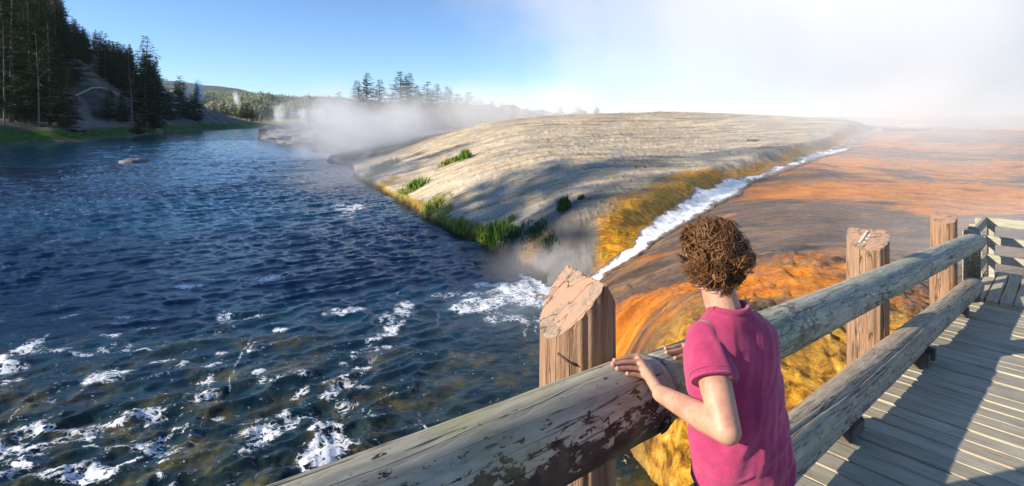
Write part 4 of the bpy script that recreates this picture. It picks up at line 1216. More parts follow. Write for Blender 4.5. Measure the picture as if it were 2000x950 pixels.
while cnt < 6000:
    n_ = Vector(hr.normal(size=3)).normalized()
    l = (n_.dot(HS), n_.dot(HF), n_.dot(HU))
    # hairline: leave the face, keep low at the nape
    if l[1] > .45 and l[2] < .30: continue
    if l[2] < (-.93 if l[1] < -.2 else -.75): continue
    if abs(l[0]) > .62 and l[2] < -.30 and l[1] > -.1: continue
    ci = max(range(95), key=lambda i_: cl_dirs[i_].dot(n_))
    cu, ph, tb, tw = cl_par[ci]
    p0 = hc + HS * l[0] * .060 + HF * l[1] * .084 + HU * l[2] * .081
    away = (n_ - crown * n_.dot(crown))
    if away.length < .1: away = Vector(hr.normal(size=3))
    away.normalize(); sw_ = n_.cross(away)
    d0 = away + sw_ * tw * 1.3 + n_ * (.1 + .5 * tb) + Vector(hr.normal(size=3)) * .05
    ln = hr.uniform(.045, .078) * (1.1 if l[2] < .1 else 1.0) * (.95 if l[2] < -.45 else 1)
    lock(p0, d0, ln, hr.uniform(.0007, .0017), cu + hr.normal() * .12, ph + hr.normal() * .12, float(np.clip(hr.uniform(0, .5) ** 1.3 + .55 * (tb > .42) * hr.random(), 0, 1)), 1.0, .092 + .030 * ((tb * 7.3 + ph) % 1.0))
    cnt += 1
for k in range(800):                                 # the whorl on top
    n_ = (crown + Vector(hr.normal(size=3)) * .38).normalized()
    l = (n_.dot(HS), n_.dot(HF), n_.dot(HU))
    p0 = hc + HS * l[0] * .066 + HF * l[1] * .088 + HU * l[2] * .081
    tw_ = n_.cross(crown); tw_ = tw_.normalized() if tw_.length > .01 else HS
    d0 = tw_ * .8 + (n_ - crown * n_.dot(crown)) * .8 + n_ * hr.uniform(0, .3) + Vector(hr.normal(size=3)) * .3
    lock(p0, d0, hr.uniform(.04, .07), hr.uniform(.0006, .0012), hr.uniform(1.5, 3), hr.uniform(0, 1.5), float(hr.uniform(0, .8) ** 1.5), .3)
for k in range(650):                                 # curls over the nape
    n_ = (HF * -.72 - HU * hr.uniform(.35, .85) + HS * hr.uniform(-.75, .75)).normalized()
    l = (n_.dot(HS), n_.dot(HF), n_.dot(HU))
    p0 = hc + HS * l[0] * .062 + HF * l[1] * .088 + HU * l[2] * .078
    ci = int(abs(l[0] * 9 + 20)) % 95
    lock(p0, Vector((0, 0, -1)) + n_ * .25 + HS * hr.normal() * .2, hr.uniform(.030, .055) * (1.15 - .5 * abs(l[0])), hr.uniform(.0006, .0012), cl_par[ci][0] * 1.2 + hr.normal() * .3, cl_par[ci][1], float(hr.uniform(0, .7) ** 1.5), 1.5)
for k in range(130):                                  # loose strands
    n_ = Vector(hr.normal(size=3)).normalized()
    if n_.dot(HU) < -.3 or n_.dot(HF) > .5: continue
    p0 = hc + HS * n_.dot(HS) * .082 + HF * n_.dot(HF) * .098 + HU * n_.dot(HU) * .09
    lock(p0, n_ + Vector(hr.normal(size=3)) * .6, hr.uniform(.045, .07), .0006, hr.uniform(3, 6) * hr.choice([-1, 1]), hr.uniform(0, 6), .8, 0)
hair = mesh_from('hair', np.array([tuple(v) for v in hv]), np.array(hf), hair_mat, True, None, dict(tint=np.array(ht)))
cap.parent = hair
keep(hair, boy)

# ------------------------------------------------------------------ trees
def leaf_mat(name, a, b, c_):
    t = MT(name); c = t.coord('Object')
    n = t.noise(c, .55, 4, .7); v = t.attr('tint')
    col = t.mix(v, t.ramp(n, [(.35, a), (.6, b)]), c_)
    return t.out(col, .75, None, .15)
needle_mat = leaf_mat('conifer_needles', (.012, .034, .014), (.032, .070, .022), (.075, .105, .030))
needle_mat2 = leaf_mat('sunlit_needles', (.040, .065, .020), (.080, .11, .035), (.13, .14, .05))  # brighter copy of the needles, sunlight put into the colour
bark_mat = simple('conifer_bark', (.13, .10, .075), .9, 3, .35, .6, 14, .03)
dead_mat = simple('bleached_deadwood', (.20, .18, .15), .85, 3, .25, .4, 14, .02)
def crown_mesh(name, hgt, rad, base, whorls, clumps, seed, mat, csize=.5, lopsided=.2, top_thin=1.0):
    g_ = np.random.default_rng(seed); v = []; f = []; tt = []
    for w in range(whorls):
        q = (w + g_.uniform(-.3, .3)) / whorls; q = min(max(q, 0), .995)
        z = base + (hgt - base) * q
        L = rad * ((1 - q) ** .85 * .95 + .05) * top_thin
        if q < .12: L *= .55 + 3.5 * q
        nb = int(g_.integers(5, 8)) if q < .85 else 4
        for b in range(nb):
            if g_.random() < .12: continue
            az_ = g_.uniform(0, 2 * math.pi); l = L * g_.uniform(.55, 1.15) * (1 + lopsided * math.cos(az_ - seed))
            sag = g_.uniform(-.10, .22) if q < .6 else g_.uniform(-.45, -.05)
            nc = max(2, int(clumps * l / rad + 1))
            dx, dy = math.cos(az_), math.sin(az_)
            for c_ in range(nc):
                u = (c_ + .6) / nc
                cx, cy_, cz = dx * l * u, dy * l * u, z - sag * l * u * u * 1.3
                s_ = csize * (.55 + .6 * (1 - q)) * g_.uniform(.7, 1.25)
                sp = s_ * .55 * (1 - .3 * u)
                for k in range(4):
                    p = np.array([cx, cy_, cz]) + g_.normal(size=3) * [sp * .7, sp * .7, sp * .22]
                    a1 = az_ + g_.normal() * .8; e1 = np.array([math.cos(a1), math.sin(a1), g_.normal() * .25]) * s_ * g_.uniform(.6, 1.1)
                    e2 = np.array([-math.sin(a1), math.cos(a1), g_.normal() * .35]) * s_ * g_.uniform(.18, .36)
                    o = len(v)
                    v += [p - e2 * .5, p + e2 * .5, p + e1 * .75 + e2 * .3, p + e1 - [0, 0, s_ * .12], p + e1 * .7 - e2 * .4]
                    f.append((o, o + 1, o + 2, o + 3, o + 4)); tt += [min(1, max(0, u * .7 + g_.normal() * .25))] * 5
    return np.array(v), f, np.array(tt)
def trunk_mb(hgt, r0, seed, stubs=0, bend=.02):
    g_ = np.random.default_rng(seed); mb = MB()
    bx_, by_ = g_.normal(size=2) * bend * hgt
    pts = [(bx_ * (k / 9) ** 2, by_ * (k / 9) ** 2, -.8 + (hgt + .6) * k / 9) for k in range(10)]
    mb.tube(pts, [r0 * (1 - .93 * k / 9) for k in range(10)], 8)
    for s_ in range(stubs):
        q = g_.uniform(.25, .97); a = g_.uniform(0, 6.28); l = g_.uniform(.06, .16) * hgt * (1.15 - q)
        p = Vector((bx_ * q * q, by_ * q * q, hgt * q)); d = Vector((math.cos(a), math.sin(a), g_.uniform(-.1, .6)))
        mb.tube([p, p + d * l * .5 + Vector((0, 0, .02 * hgt * g_.normal())), p + d * l], [r0 * .22, r0 * .14, r0 * .04], 5)
    return mb
protos = {}
def make_proto(key, hgt, rad, base, whorls, clumps, seed, mat, csize, r0=.22, stubs=5, lop=.2):
    tr = trunk_mb(hgt, r0, seed, stubs)
    me_t = tr.build('trunk', bark_mat, None, True)
    v, f, tt = crown_mesh('crown', hgt, rad, base, whorls, clumps, seed, mat, csize, lop)
    me_c = mesh_from('crown', v, f, mat, False, None, dict(tint=tt))
    protos[key] = (hgt, me_t.data, me_c.data)
    for o in (me_t, me_c): bpy.data.objects.remove(o)
for k in range(4):
    make_proto('fir%d' % k, 20, [3.0, 3.8, 2.6, 4.2][k], [.6, 1.4, 1.0, 2.0][k], [38, 34, 40, 28][k], 7, 40 + k, needle_mat, .95, .24, 8, .3)
for k in range(3):
    make_proto('big%d' % k, 22, [4.6, 5.2, 4.0][k], [1.0, 1.8, .6][k], [46, 36, 50][k], 12, 60 + k, needle_mat, .72, .30, 14, .4)
for k in range(2):
    make_proto('sun%d' % k, 16, [3.2, 4.2][k], [1.0, 3.5][k], [26, 20][k], 6, 80 + k, needle_mat2, 1.0, .2, 4, .3)
make_proto('round', 12, 4.6, 2.2, 22, 9, 91, needle_mat2, .9, .26, 4, .4)
TREES = []
def put_tree(px, Y_, top_y=None, kind='fir0', hh_=None, label='', group=None, name='conifer_tree', rot=None, wide=1.0, no_crown=False):
    x = (px - 1000) / FPX * Y_; zg = terrain(x, Y_, False)
    if isinstance(zg, np.ndarray): zg = float(zg)
    h0, mt_, mc_ = protos[kind]
    hh_ = hh_ if hh_ else (H + (HOR - top_y) / FPX * Y_) - zg
    sc = hh_ / h0
    root = empty(name, (x, Y_, zg - .1), rot if rot is not None else random.uniform(0, 6.28))
    root.scale = (sc * wide, sc * wide, sc)
    tag(root, label, 'tree', group)
    a = bpy.data.objects.new('trunk', mt_); COL.objects.link(a); a.parent = root
    b = bpy.data.objects.new('crown', mc_); COL.objects.link(b); b.parent = root
    TREES.append(root); return root
def in_scree(px, py): return 122 < px < 262 and py > np.interp(px, [122, 150, 262], [100, 120, 204])
GL = 'conifers on the dark hillside left of the river'
topx = [-60, 0, 50, 100, 120, 132, 165, 205, 222, 245, 280, 300, 312, 335, 352, 368, 384, 398]
topy = [-80, -70, -40, -30, -10, 20, 52, 60, 78, 82, 92, 118, 132, 152, 148, 172, 162, 186]
hr2 = random.Random(5)
n_l = 0; tries = 0
while n_l < 190 and tries < 20000:
    tries += 1
    px = hr2.uniform(-60, 395); Y_ = hr2.uniform(118, 300)
    x = (px - 1000) / FPX * Y_; zg = float(tps(x, Y_)[0])
    if zg < 4: continue
    by = HOR - (zg - H) / FPX * Y_ * 0 - (zg - H) / Y_ * FPX
    ty = float(np.interp(px, topx, topy)) + hr2.random() ** 1.4 * 75
    hh_ = (by - ty) / FPX * Y_
    if hh_ < 9 or hh_ > 25: continue
    if in_scree(px, by): continue
    if 255 < px and by > 214: continue
    put_tree(px, Y_, None, hr2.choice(['fir0', 'fir1', 'fir3', 'big0', 'big1', 'big2']), hh_, 'dark slender conifer in the stand on the shaded hillside', GL, 'conifer_tree', hr2.uniform(0, 6.28), hr2.uniform(.95, 1.35))
    n_l += 1
# the named trees of the left bank
for (px, Y_, ty, kd, w_, lb) in [
    (283, 150, 68, 'big0', 1.15, 'tallest layered fir by the grassy bank at the foot of the hill'),
    (303, 158, 110, 'big2', 1.0, 'bushy fir just right of the tallest layered fir by the grassy bank'),
    (262, 152, 120, 'big1', 1.0, 'dark fir just left of the tallest layered fir by the grassy bank'),
    (214, 138, 166, 'fir1', 1.7, 'small squat conifer standing on the river bank below the bare scree slope'),
    (240, 142, 172, 'fir0', 1.5, 'small bushy conifer on the bank between the squat conifer and the tall layered fir'),
    (128, 118, 126, 'big2', 1.25, 'low dense conifer with drooping boughs left of the footpath'),
    (98, 112, 40, 'big1', 1.1, 'tall conifer with lit green boughs above the river path'),
    (60, 108, 0, 'big0', 1.0, 'very tall conifer behind the pale broken trunk near the left edge'),
    (22, 102, -30, 'big1', 1.2, 'huge dark conifer at the left edge of the view'),
    (38, 112, 60, 'big2', 1.1, 'dense dark conifer at the water side, second from the left edge'),
    (78, 120, 90, 'fir3', 1.3, 'mid height conifer with thin yellow green foliage over the dirt path'),
    (352, 205, 146, 'fir3', 1.5, 'broad conifer beside the leftmost parked car on the far road'),
    (384, 214, 160, 'big2', 1.15, 'pointed dark conifer at the end of the hillside, beside a white steam plume'),
    (372, 212, 182, 'fir1', 1.6, 'short dark conifer just left of the pointed one at the end of the hillside'),
    (330, 190, 178, 'fir0', 1.5, 'short conifer at the roadside behind the tallest fir')]:
    put_tree(px, Y_, ty, kd, None, lb, None, 'conifer_tree', None, w_)
# bare trunks
def dead_tree(px, Y_, ty, label, seed, fork=False):
    x = (px - 1000) / FPX * Y_; zg = terrain(x, Y_, False); hh_ = (H + (HOR - ty) / FPX * Y_) - zg
    root = empty('dead_tree', (x, Y_, zg)); tag(root, label, 'dead tree')
    trunk_mb(hh_, .12 * hh_ / 20 + .04, seed, 16).build('trunk', dead_mat, root, True)
    if fork:
        g_ = np.random.default_rng(seed)
        for k in range(4):
            mb = MB(); p = Vector((0, 0, hh_ * (.35 + .13 * k))); s_ = 1 if k % 2 else .4
            d = Vector((s_, -.4, .55)); q = [p + d * hh_ * .06 * j + Vector((0, 0, g_.normal() * .15)) for j in range(4)]
            mb.tube(q, [.08, .06, .04, .015], 6); mb.build('branch', dead_mat, root, True)
dead_tree(8, 99, 42, 'pale bare trunk standing at the far left edge', 3)
dead_tree(76, 103, 52, 'pale leaning bare trunk in front of the tall conifers left of the scree', 5, True)
dead_tree(258, 140, 105, 'bleached forked dead tree in front of the tallest layered fir', 8, True)
dead_tree(190, 165, 60, 'thin grey snag on the upper edge of the scree slope', 12)
dead_tree(128, 178, -2, 'leafless grey tree on the skyline of the hill', 15, True)
for (px, Y_, s_, lb) in [(130, 109, 1.0, 'low dark bush spreading below the drooping conifer'), (268, 140, .8, 'low dark bush under the bleached dead tree')]:
    g_ = np.random.default_rng(int(px)); v, f, tt = crown_mesh('x', 2.6 * s_, 4.0 * s_, .1, 7, 8, int(px), needle_mat, .8)
    x = (px - 1000) / FPX * Y_
    o = mesh_from('bush', v, f, needle_mat, False, None, dict(tint=tt)); o.location = (x, Y_, terrain(x, Y_, False)); tag(o, lb, 'bush')
# stand behind the mound, half lost in steam
GB = 'conifers behind the pale mound, fading into steam'
for (px, Y_, ty, kd, w_, lb) in [(661, 118, 178, 'fir3', 1.0, 'small faint conifer in the steam, leftmost behind the river bend'), (697, 118, 156, 'big2', 1.0, 'slim conifer left of the dark pointed fir behind the steam'),
        (716, 116, 141, 'big2', .85, 'darkest pointed fir rising out of the steam behind the mound'), (743, 118, 154, 'big0', 1.0, 'conifer just right of the darkest pointed fir in the steam'),
        (781, 120, 138, 'big0', 1.05, 'tall conifer with a broad base behind the mound, left of a narrow twin'), (799, 120, 142, 'big2', 1.0, 'narrow tall conifer, right half of the twin pair behind the mound'),
        (814, 125, 166, 'fir2', .9, 'thin low conifer just right of the twin pair'), (834, 128, 157, 'big1', 1.1, 'first conifer of the descending row right of the twin pair'),
        (853, 130, 163, 'big0', 1.15, 'second conifer of the descending row, slightly broader'), (875, 132, 168, 'big2', 1.2, 'third conifer of the descending row, pale with steam'),
        (822, 122, 178, 'fir3', 1.1, None), (765, 124, 176, 'fir3', 1.1, None), (895, 134, 182, 'fir0', 1.3, None), (915, 136, 178, 'fir1', 1.3, None), (938, 138, 190, 'fir3', 1.3, None), (960, 142, 196, 'fir0', 1.4, None),
        (980, 146, 200, 'fir1', 1.4, None), (1003, 150, 202, 'fir2', 1.5, None), (1030, 155, 208, 'fir3', 1.5, None), (1060, 160, 210, 'fir0', 1.6, None), (1095, 160, 206, 'fir1', 1.6, None), (1130, 165, 204, 'fir3', 1.6, None), (1165, 165, 207, 'fir2', 1.6, None), (730, 128, 185, 'fir1', 1.2, None), (705, 124, 188, 'fir3', 1.2, None), (840, 140, 185, 'fir3', 1.3, None), (800, 138, 182, 'fir0', 1.3, None)]:
    put_tree(px, Y_, ty, kd, None, lb or 'pale ghostly conifer almost lost in the steam behind the mound', GB if lb is None else None, 'conifer_tree', None, w_ * 2.0)
# sunlit row on the far flat
GF = 'sunlit trees on the far river flat'
for i_ in range(26):
    px = 400 + i_ * 5.2 + hr2.uniform(-2, 2); Y_ = hr2.uniform(420, 620); 
    put_tree(px, Y_, 208 + hr2.uniform(-7, 9) + max(0, (px - 470) * .14), 'sun%d' % (i_ % 2) if i_ % 3 else 'fir2', None, 'small sunlit tree in the row on the far river flat below the forested hill', GF, 'conifer_tree', None, hr2.uniform(1.0, 1.5))
put_tree(483, 330, 200, 'round', None, 'rounded yellow green tree standing out on the far bank beyond the parked cars', None, 'pine_tree', None, 1.2)
put_tree(437, 360, 197, 'sun1', None, 'bright green leaning tree on the far flat right of the parked cars', None, 'pine_tree', None, 1.3)
put_tree(494, 335, 214, 'fir1', None, 'small dark tree directly right of the rounded tree on the far bank', None, 'conifer_tree', None, 1.7)
for i_ in range(40):
    px = 540 + i_ * 3.0 + hr2.uniform(-2, 2); Y_ = hr2.uniform(700, 800)
    put_tree(px, Y_, 220 + hr2.uniform(-4, 3), 'fir%d' % (i_ % 4), None, 'tiny dark conifer in the distant line at the foot of the forested hill', 'distant line of conifers at the foot of the hill', 'conifer_tree', None, 1.3)
# woods on the far hills: uncountable, one object
xs, Yg, Zg = HN
v = []; f = []; g_ = np.random.default_rng(77)
for k in range(9000):
    i = g_.integers(0, len(Yg) * 1 // 1 - 34); j = g_.integers(0, len(xs))
    x, y_, z = xs[j] + g_.uniform(-4, 4), Yg[i] + g_.uniform(-8, 8), Zg[i, j]
    px = 1000 + x / y_ * FPX
    if px < 380 or px > 720: continue
    h_ = g_.uniform(4.5, 9); r_ = h_ * .2; o = len(v)
    for q in range(4): a = q * math.pi / 2 + g_.random(); v.append((x + r_ * math.cos(a), y_ + r_ * math.sin(a), z - 1))
    v.append((x, y_, z + h_)); f += [(o + q, o + (q + 1) % 4, o + 4) for q in range(4)]
wood_o = mesh_from('hill_forest', v, f, leaf_mat('hill_forest_needles', (.12, .15, .08), (.19, .21, .11), (.24, .25, .14)), False, None, dict(tint=g_.random(len(v)) * .4)); tag(wood_o, 'distant conifer forest covering the far hill', 'forest', kind='stuff')

# trees farther up the near river bank (left of the view) that shade the mound
for (x, y_, h_, lb) in [(-62, -5.2, 26, 'conifer on the near left bank outside the view, first from down river'), (-60, -4.0, 30, 'conifer on the near left bank outside the view, second from down river'), (-62, -1.0, 27, 'conifer on the near left bank outside the view, third from down river'), (-60, 0.3, 31, 'conifer on the near left bank outside the view, fourth from down river'), (-62, 1.7, 26, 'conifer on the near left bank outside the view, fifth from down river'), (-68, 14.5, 22, 'conifer up the near left bank outside the view, first of the middle three'), (-66, 17.5, 24, 'conifer up the near left bank outside the view, second of the middle three'), (-68, 20.5, 22.5, 'conifer up the near left bank outside the view, third of the middle three'), (-69, 28, 22, 'conifer farther up the near left bank outside the view, first of four'), (-69, 30.5, 24, 'conifer farther up the near left bank outside the view, second of four'), (-69, 33, 21, 'conifer farther up the near left bank outside the view, third of four'), (-69, 36, 23, 'conifer farther up the near left bank outside the view, fourth of four')]:
    zg = terrain(x, y_, False); h0, mt_, mc_ = protos['big2' if h_ > 23 else 'fir1']
    root = empty('conifer_tree', (x, y_, zg)); root.scale = (h_ / h0 * 1.25,) * 2 + (h_ / h0,); tag(root, lb, 'tree')
    for nm_, me_ in (('trunk', mt_), ('crown', mc_)):
        a = bpy.data.objects.new(nm_, me_); COL.objects.link(a); a.parent = root

# ------------------------------------------------------------------ cars, guard rail, logs, rocks, tufts
paint = [simple('white_car_paint', (.72, .73, .74), .3, 3, .04, .0), simple('silver_car_paint', (.45, .48, .52), .3, 3, .04, .0), simple('pale_car_paint', (.62, .66, .70), .3, 3, .04, .0)]
glass_mat = simple('car_glass', (.02, .03, .04), .08, 3, .1, .0, spec=.8)
tyre_mat = simple('tyre', (.02, .02, .02), .8, 3, .1)
def car(px, Y_, rz, mat, label, L=4.6, suv=False):
    x = (px - 1000) / FPX * Y_; zg = terrain(x, Y_, False) + .05
    root = empty('parked_car', (x, Y_, zg), rz); tag(root, label, 'car', 'cars parked along the far road')
    W_ = 1.8; hb = .78; ht_ = 1.72 if suv else 1.45
    bm = bmesh.new()
    prof = [(-L / 2, .35), (-L / 2 + .02, .75), (-L / 2 + .12, .88), (-L * .20, 1.0), (L * .30, .98), (L / 2 - .1, .92), (L / 2, .6), (L / 2 - .05, .32), (-L / 2 + .1, .28)]
    a = [bm.verts.new((p[0], -W_ / 2, p[1])) for p in prof]; b = [bm.verts.new((p[0], W_ / 2, p[1])) for p in prof]
    bm.faces.new(a); bm.faces.new(b[::-1])
    for k in range(len(prof)): bm.faces.new((a[k], b[k], b[(k + 1) % len(prof)], a[(k + 1) % len(prof)]))
    cab = [(-L * .20, .98), (-L * .06, ht_), (L * .28, ht_ - .02), (L * (.46 if suv else .38), .98)]
    for sgn in (1,):
        c1 = [bm.verts.new((p[0], -W_ / 2 * (.97 if p[1] < 1 else .80), p[1])) for p in cab]; c2 = [bm.verts.new((p[0], W_ / 2 * (.97 if p[1] < 1 else .80), p[1])) for p in cab]
        bm.faces.new(c1); bm.faces.new(c2[::-1])
        for k in range(4): bm.faces.new((c1[k], c2[k], c2[(k + 1) % 4], c1[(k + 1) % 4]))
    bmesh.ops.recalc_face_normals(bm, faces=bm.faces)
    bmesh.ops.bevel(bm, geom=bm.edges[:], offset=.04, segments=2, affect='EDGES')
    me = bpy.data.meshes.new('body'); bm.to_mesh(me); bm.free(); me.materials.append(mat)
    o = bpy.data.objects.new('body', me); COL.objects.link(o); o.parent = root
    for sg in (-1, 1):
        mb = MB(); y0 = sg * W_ / 2
        q = [(-L * .15, .97 * y0 * 1.012, 1.04), (-L * .045, .82 * y0 * 1.012, ht_ - .10), (L * .26, .82 * y0 * 1.012, ht_ - .12), (L * .36, .97 * y0 * 1.012, 1.04)]
        mb.add(q + [(p[0], p[1] - sg * .03, p[2]) for p in q], [(0, 1, 2, 3), (7, 6, 5, 4), (0, 4, 5, 1), (1, 5, 6, 2), (2, 6, 7, 3), (3, 7, 4, 0)]); mb.build('side_window', glass_mat, root)
    for (xa, xb, nm_) in ((-L * .205, -L * .075, 'windscreen'), (L * (.465 if suv else .385), L * .295, 'rear_window')):
        mb = MB(); s_ = -1 if xa < 0 else 1
        q = [(xa + s_ * .02, -.78, 1.02), (xa + s_ * .02, .78, 1.02), (xb + s_ * .02, .66, ht_ - .08), (xb + s_ * .02, -.66, ht_ - .08)]
        mb.add(q + [(p[0] - s_ * .05, p[1], p[2]) for p in q], [(0, 1, 2, 3), (7, 6, 5, 4), (0, 4, 5, 1), (1, 5, 6, 2), (2, 6, 7, 3), (3, 7, 4, 0)]); mb.build(nm_, glass_mat, root)
    for wx_ in (-L * .31, L * .31):
        for sg in (-1, 1):
            mb = MB(); mb.tube([(wx_, sg * (W_ / 2 - .18), .33), (wx_, sg * (W_ / 2 + .01), .33)], .33, 18); mb.build('wheel', tyre_mat, root)
    return root
car(334, 206, 1.9, paint[0], 'white car parked at the roadside just right of the tall firs, nearest of the three', suv=True)
car(381, 226, 2.0, paint[2], 'pale car parked beside the pointed conifer, middle one of the three')
car(409, 252, 2.1, paint[1], 'silvery car parked farthest along the far road, right of the pointed conifer')
# guard rail below the scree
gx = [W2(148, 138), W2(165, 141), W2(180, 143.5), W2(196, 146), W2(212, 149), W2(236, 153)]
zs = [terrain(a, b, False) for a, b in gx]
gr = empty('guard_rail', (*gx[0], zs[0])); tag(gr, 'pale road guard rail running below the bare scree slope', 'guard rail')
mb = MB(); mb.tube([(gx[k][0] - gx[0][0], gx[k][1] - gx[0][1], zs[k] - zs[0] + .75) for k in range(6)], .22, 6); mb.build('rail', simple('galvanised', (.5, .5, .47), .6), gr, True)
for k in range(6):
    mb = MB(); mb.box((gx[k][0] - gx[0][0], gx[k][1] - gx[0][1] + .2, zs[k] - zs[0] + .3), (.18, .18, 1.0)); mb.build('post', beam_mat, gr)
rock_mat = MT('wet_rock'); c = rock_mat.coord('Position')
rn = rock_mat.noise(rock_mat.mapping(c, (1, 1, 2.2)), .9, 7, .7)
rock_mat = rock_mat.out(rock_mat.ramp(rn, [(.32, (.06, .06, .06)), (.5, (.17, .17, .165)), (.68, (.34, .33, .31))]), .7, rock_mat.bump(rn, .9, .25), .3)
def rock(x, y_, z, sx_, sy_, sz_, seed, name, label, group=None, mat=None, parent=None, sub=5):
    bm = bmesh.new(); bmesh.ops.create_icosphere(bm, subdivisions=sub, radius=1)
    P_ = np.array([v.co[:] for v in bm.verts])
    n = fbm(P_[:, 0] * 1.3 + seed, P_[:, 1] * 1.3 + P_[:, 2] * .9, 5, seed) - .5
    n2 = fbm(P_[:, 0] * 4 + P_[:, 1] * 2, P_[:, 2] * 6 + seed, 4, seed + 9) - .5
    for v, a, b in zip(bm.verts, n, n2):
        q = v.co.normalized(); q = Vector([math.copysign(abs(c_) ** .75, c_) for c_ in q]); q = q * (1 + .55 * a + .28 * b)
        v.co = Vector((q.x * sx_, q.y * sy_, q.z * sz_))
    me = bpy.data.meshes.new(name); bm.to_mesh(me); bm.free(); me.materials.append(mat or rock_mat)
    me.polygons.foreach_set('use_smooth', np.ones(len(me.polygons), bool))
    o = bpy.data.objects.new(name, me); COL.objects.link(o); o.location = (x, y_, z); tag(o, label, 'rock', group); return o
rock(-50.5, 128, .4, 9, 15, 2.9, 3, 'rock_outcrop', 'dark grey rock ledge reaching into the river at the bend, behind the steam')
rock(-38.5, 100, .2, 5.5, 9, 2.2, 5, 'rock_outcrop', 'nearer grey rock ledge half covered by steam on the right bank')
rock(-46.0, 118, 3.0, 1.2, 1.0, 1.2, 8, 'boulder', 'small dark boulder perched on top of the far grey ledge')
for (px, py, s_, lb) in [(730, 458, .16, 'small mossy stone breaking the surface off the mound, upper of the pair'), (716, 473, .14, 'small wet stone off the mound, lower of the pair'), (262, 318, .9, 'flat dark rock showing far out in the river'), (470, 250, 1.3, 'dark driftwood-like rock by the far left shore'), (552, 245, 2.0, 'dark rock at the far tip of the left bank')]:
    Yc = H * FPX / (py - HOR); rock((px - 1000) / FPX * Yc, Yc, -.03, s_ * 1.6, s_, s_ * .5, int(px), 'river_rock', lb, None, None, None, 3)
def drift(px, py, L_, rz, label, r_=.22):
    Yc = H * FPX / (py - HOR); x = (px - 1000) / FPX * Yc; d = Vector((math.cos(rz), math.sin(rz), .03))
    mb = MB(); pts = [d * L_ * (k / 7 - .5) + Vector((0, 0, .12 * math.sin(k * 1.9))) for k in range(8)]
    mb.tube(pts, [r_ * (1 - .08 * k) for k in range(8)], 8); mb.tube([pts[3], pts[3] + Vector((.3, .2, .9))], [.1, .03], 5); mb.tube([pts[5], pts[5] + Vector((.5, -.3, .6))], [.08, .02], 5)
    o = mb.build('driftwood', dead_mat, None, True); o.location = (x, Yc, .25); tag(o, label, 'driftwood')
drift(328, 258, 6.5, .15, 'dark driftwood log lying at the water edge below the grassy bank')
drift(345, 252, 4.0, .5, 'shorter driftwood branch on the grass behind the longer log')
# grass tufts on the mound's shore
tuft_mats = [simple('fresh_grass', (.13, .24, .02), .7, 4, .3), simple('dark_grass', (.035, .075, .015), .7, 4, .3), simple('yellow_grass', (.24, .26, .04), .7, 4, .3)]
def tuft(px, py, Y_, w_, h_, n, mi, label, seed, group=None):
    g_ = np.random.default_rng(seed); x0_ = (px - 1000) / FPX * Y_; v = []; f = []
    bxs = x0_ + g_.normal(size=n) * w_ * .5; bys = Y_ + g_.normal(size=n) * w_ * .7
    zz = terrain(bxs, bys)
    z0 = terrain(x0_, Y_)
    for k in range(n):
        if zz[k] < .06: continue
        h = h_ * g_.uniform(.5, 1.1); a = g_.uniform(0, 6.28); le = g_.uniform(.1, .5) * h; wd = .008 + .002 * Y_ * .35
        sx_, sy_ = -math.sin(a) * wd, math.cos(a) * wd; o = len(v); bx_, by_, bz = bxs[k] - x0_, bys[k] - Y_, zz[k] - z0 - .02
        v += [(bx_ - sx_, by_ - sy_, bz), (bx_ + sx_, by_ + sy_, bz), (bx_ + math.cos(a) * le * .4 + sx_ * .7, by_ + math.sin(a) * le * .4 + sy_ * .7, bz + h * .6), (bx_ + math.cos(a) * le * .4 - sx_ * .7, by_ + math.sin(a) * le * .4 - sy_ * .7, bz + h * .6), (bx_ + math.cos(a) * le, by_ + math.sin(a) * le, bz + h)]
        f += [(o, o + 1, o + 2, o + 3), (o + 3, o + 2, o + 4)]
    if not v: return
    alone = px in (962, 1100, 908)
    o = mesh_from('grass_tuft' if alone else 'grass', v, f, tuft_mats[mi], False); o.location = (x0_, Y_, z0); tag(o, label, 'grass tuft' if alone else 'grass', group, None if alone else 'stuff')
for i_, (px, Y_, w_, h_, n, mi, lb) in enumerate([
    (962, 17.6, .45, .50, 420, 0, 'largest bright green grass tuft near the lower shore of the mound'), (930, 18.3, .35, .28, 260, 0, 'bright low grass just left of the largest tuft'),
    (895, 19.6, .35, .22, 220, 2, 'yellowish grass patch left of the bright low grass on the shore'), (1000, 16.8, .5, .22, 260, 1, 'dark green grass patch right of the largest tuft'), (1045, 15.9, .4, .18, 200, 1, 'dark low plants near the corner by the stream mouth'),
    (1100, 16.6, .16, .42, 220, 1, 'upright dark green clump high on the gravel slope'), (1072, 15.0, .18, .20, 120, 1, 'small dark tuft right above the stream mouth'), (998, 18.3, .12, .26, 90, 0, 'tiny green sprig above the dark grass patch'),
    (845, 23.0, .5, .26, 260, 2, 'yellow green grass strip halfway along the shore of the mound'), (812, 28.5, .55, .42, 300, 0, 'green and yellow grass clump on the upper shore of the mound'), (796, 27.5, .5, .25, 200, 2, 'pale yellow grass beside the upper shore clump'),
    (908, 33.5, .28, .60, 320, 0, 'round bright green bush alone on the mound above the shadow'), (878, 34.0, .6, .35, 240, 2, 'straggly olive grass left of the round bright bush'), (752, 39, .8, .50, 320, 1, 'dark bush at the edge of the steam on the mound'), (742, 37, .7, .30, 200, 0, 'small green patch below the dark bush near the steam'),
    (1135, 17.2, .10, .16, 60, 1, 'tiny dark weed on the gravel beside the orange mats'), (1470, 29, .25, .16, 80, 1, 'lone olive weed on the upper mound near the stream')]):
    tuft(px, 0, Y_, w_, h_, n, mi, lb, 500 + i_)
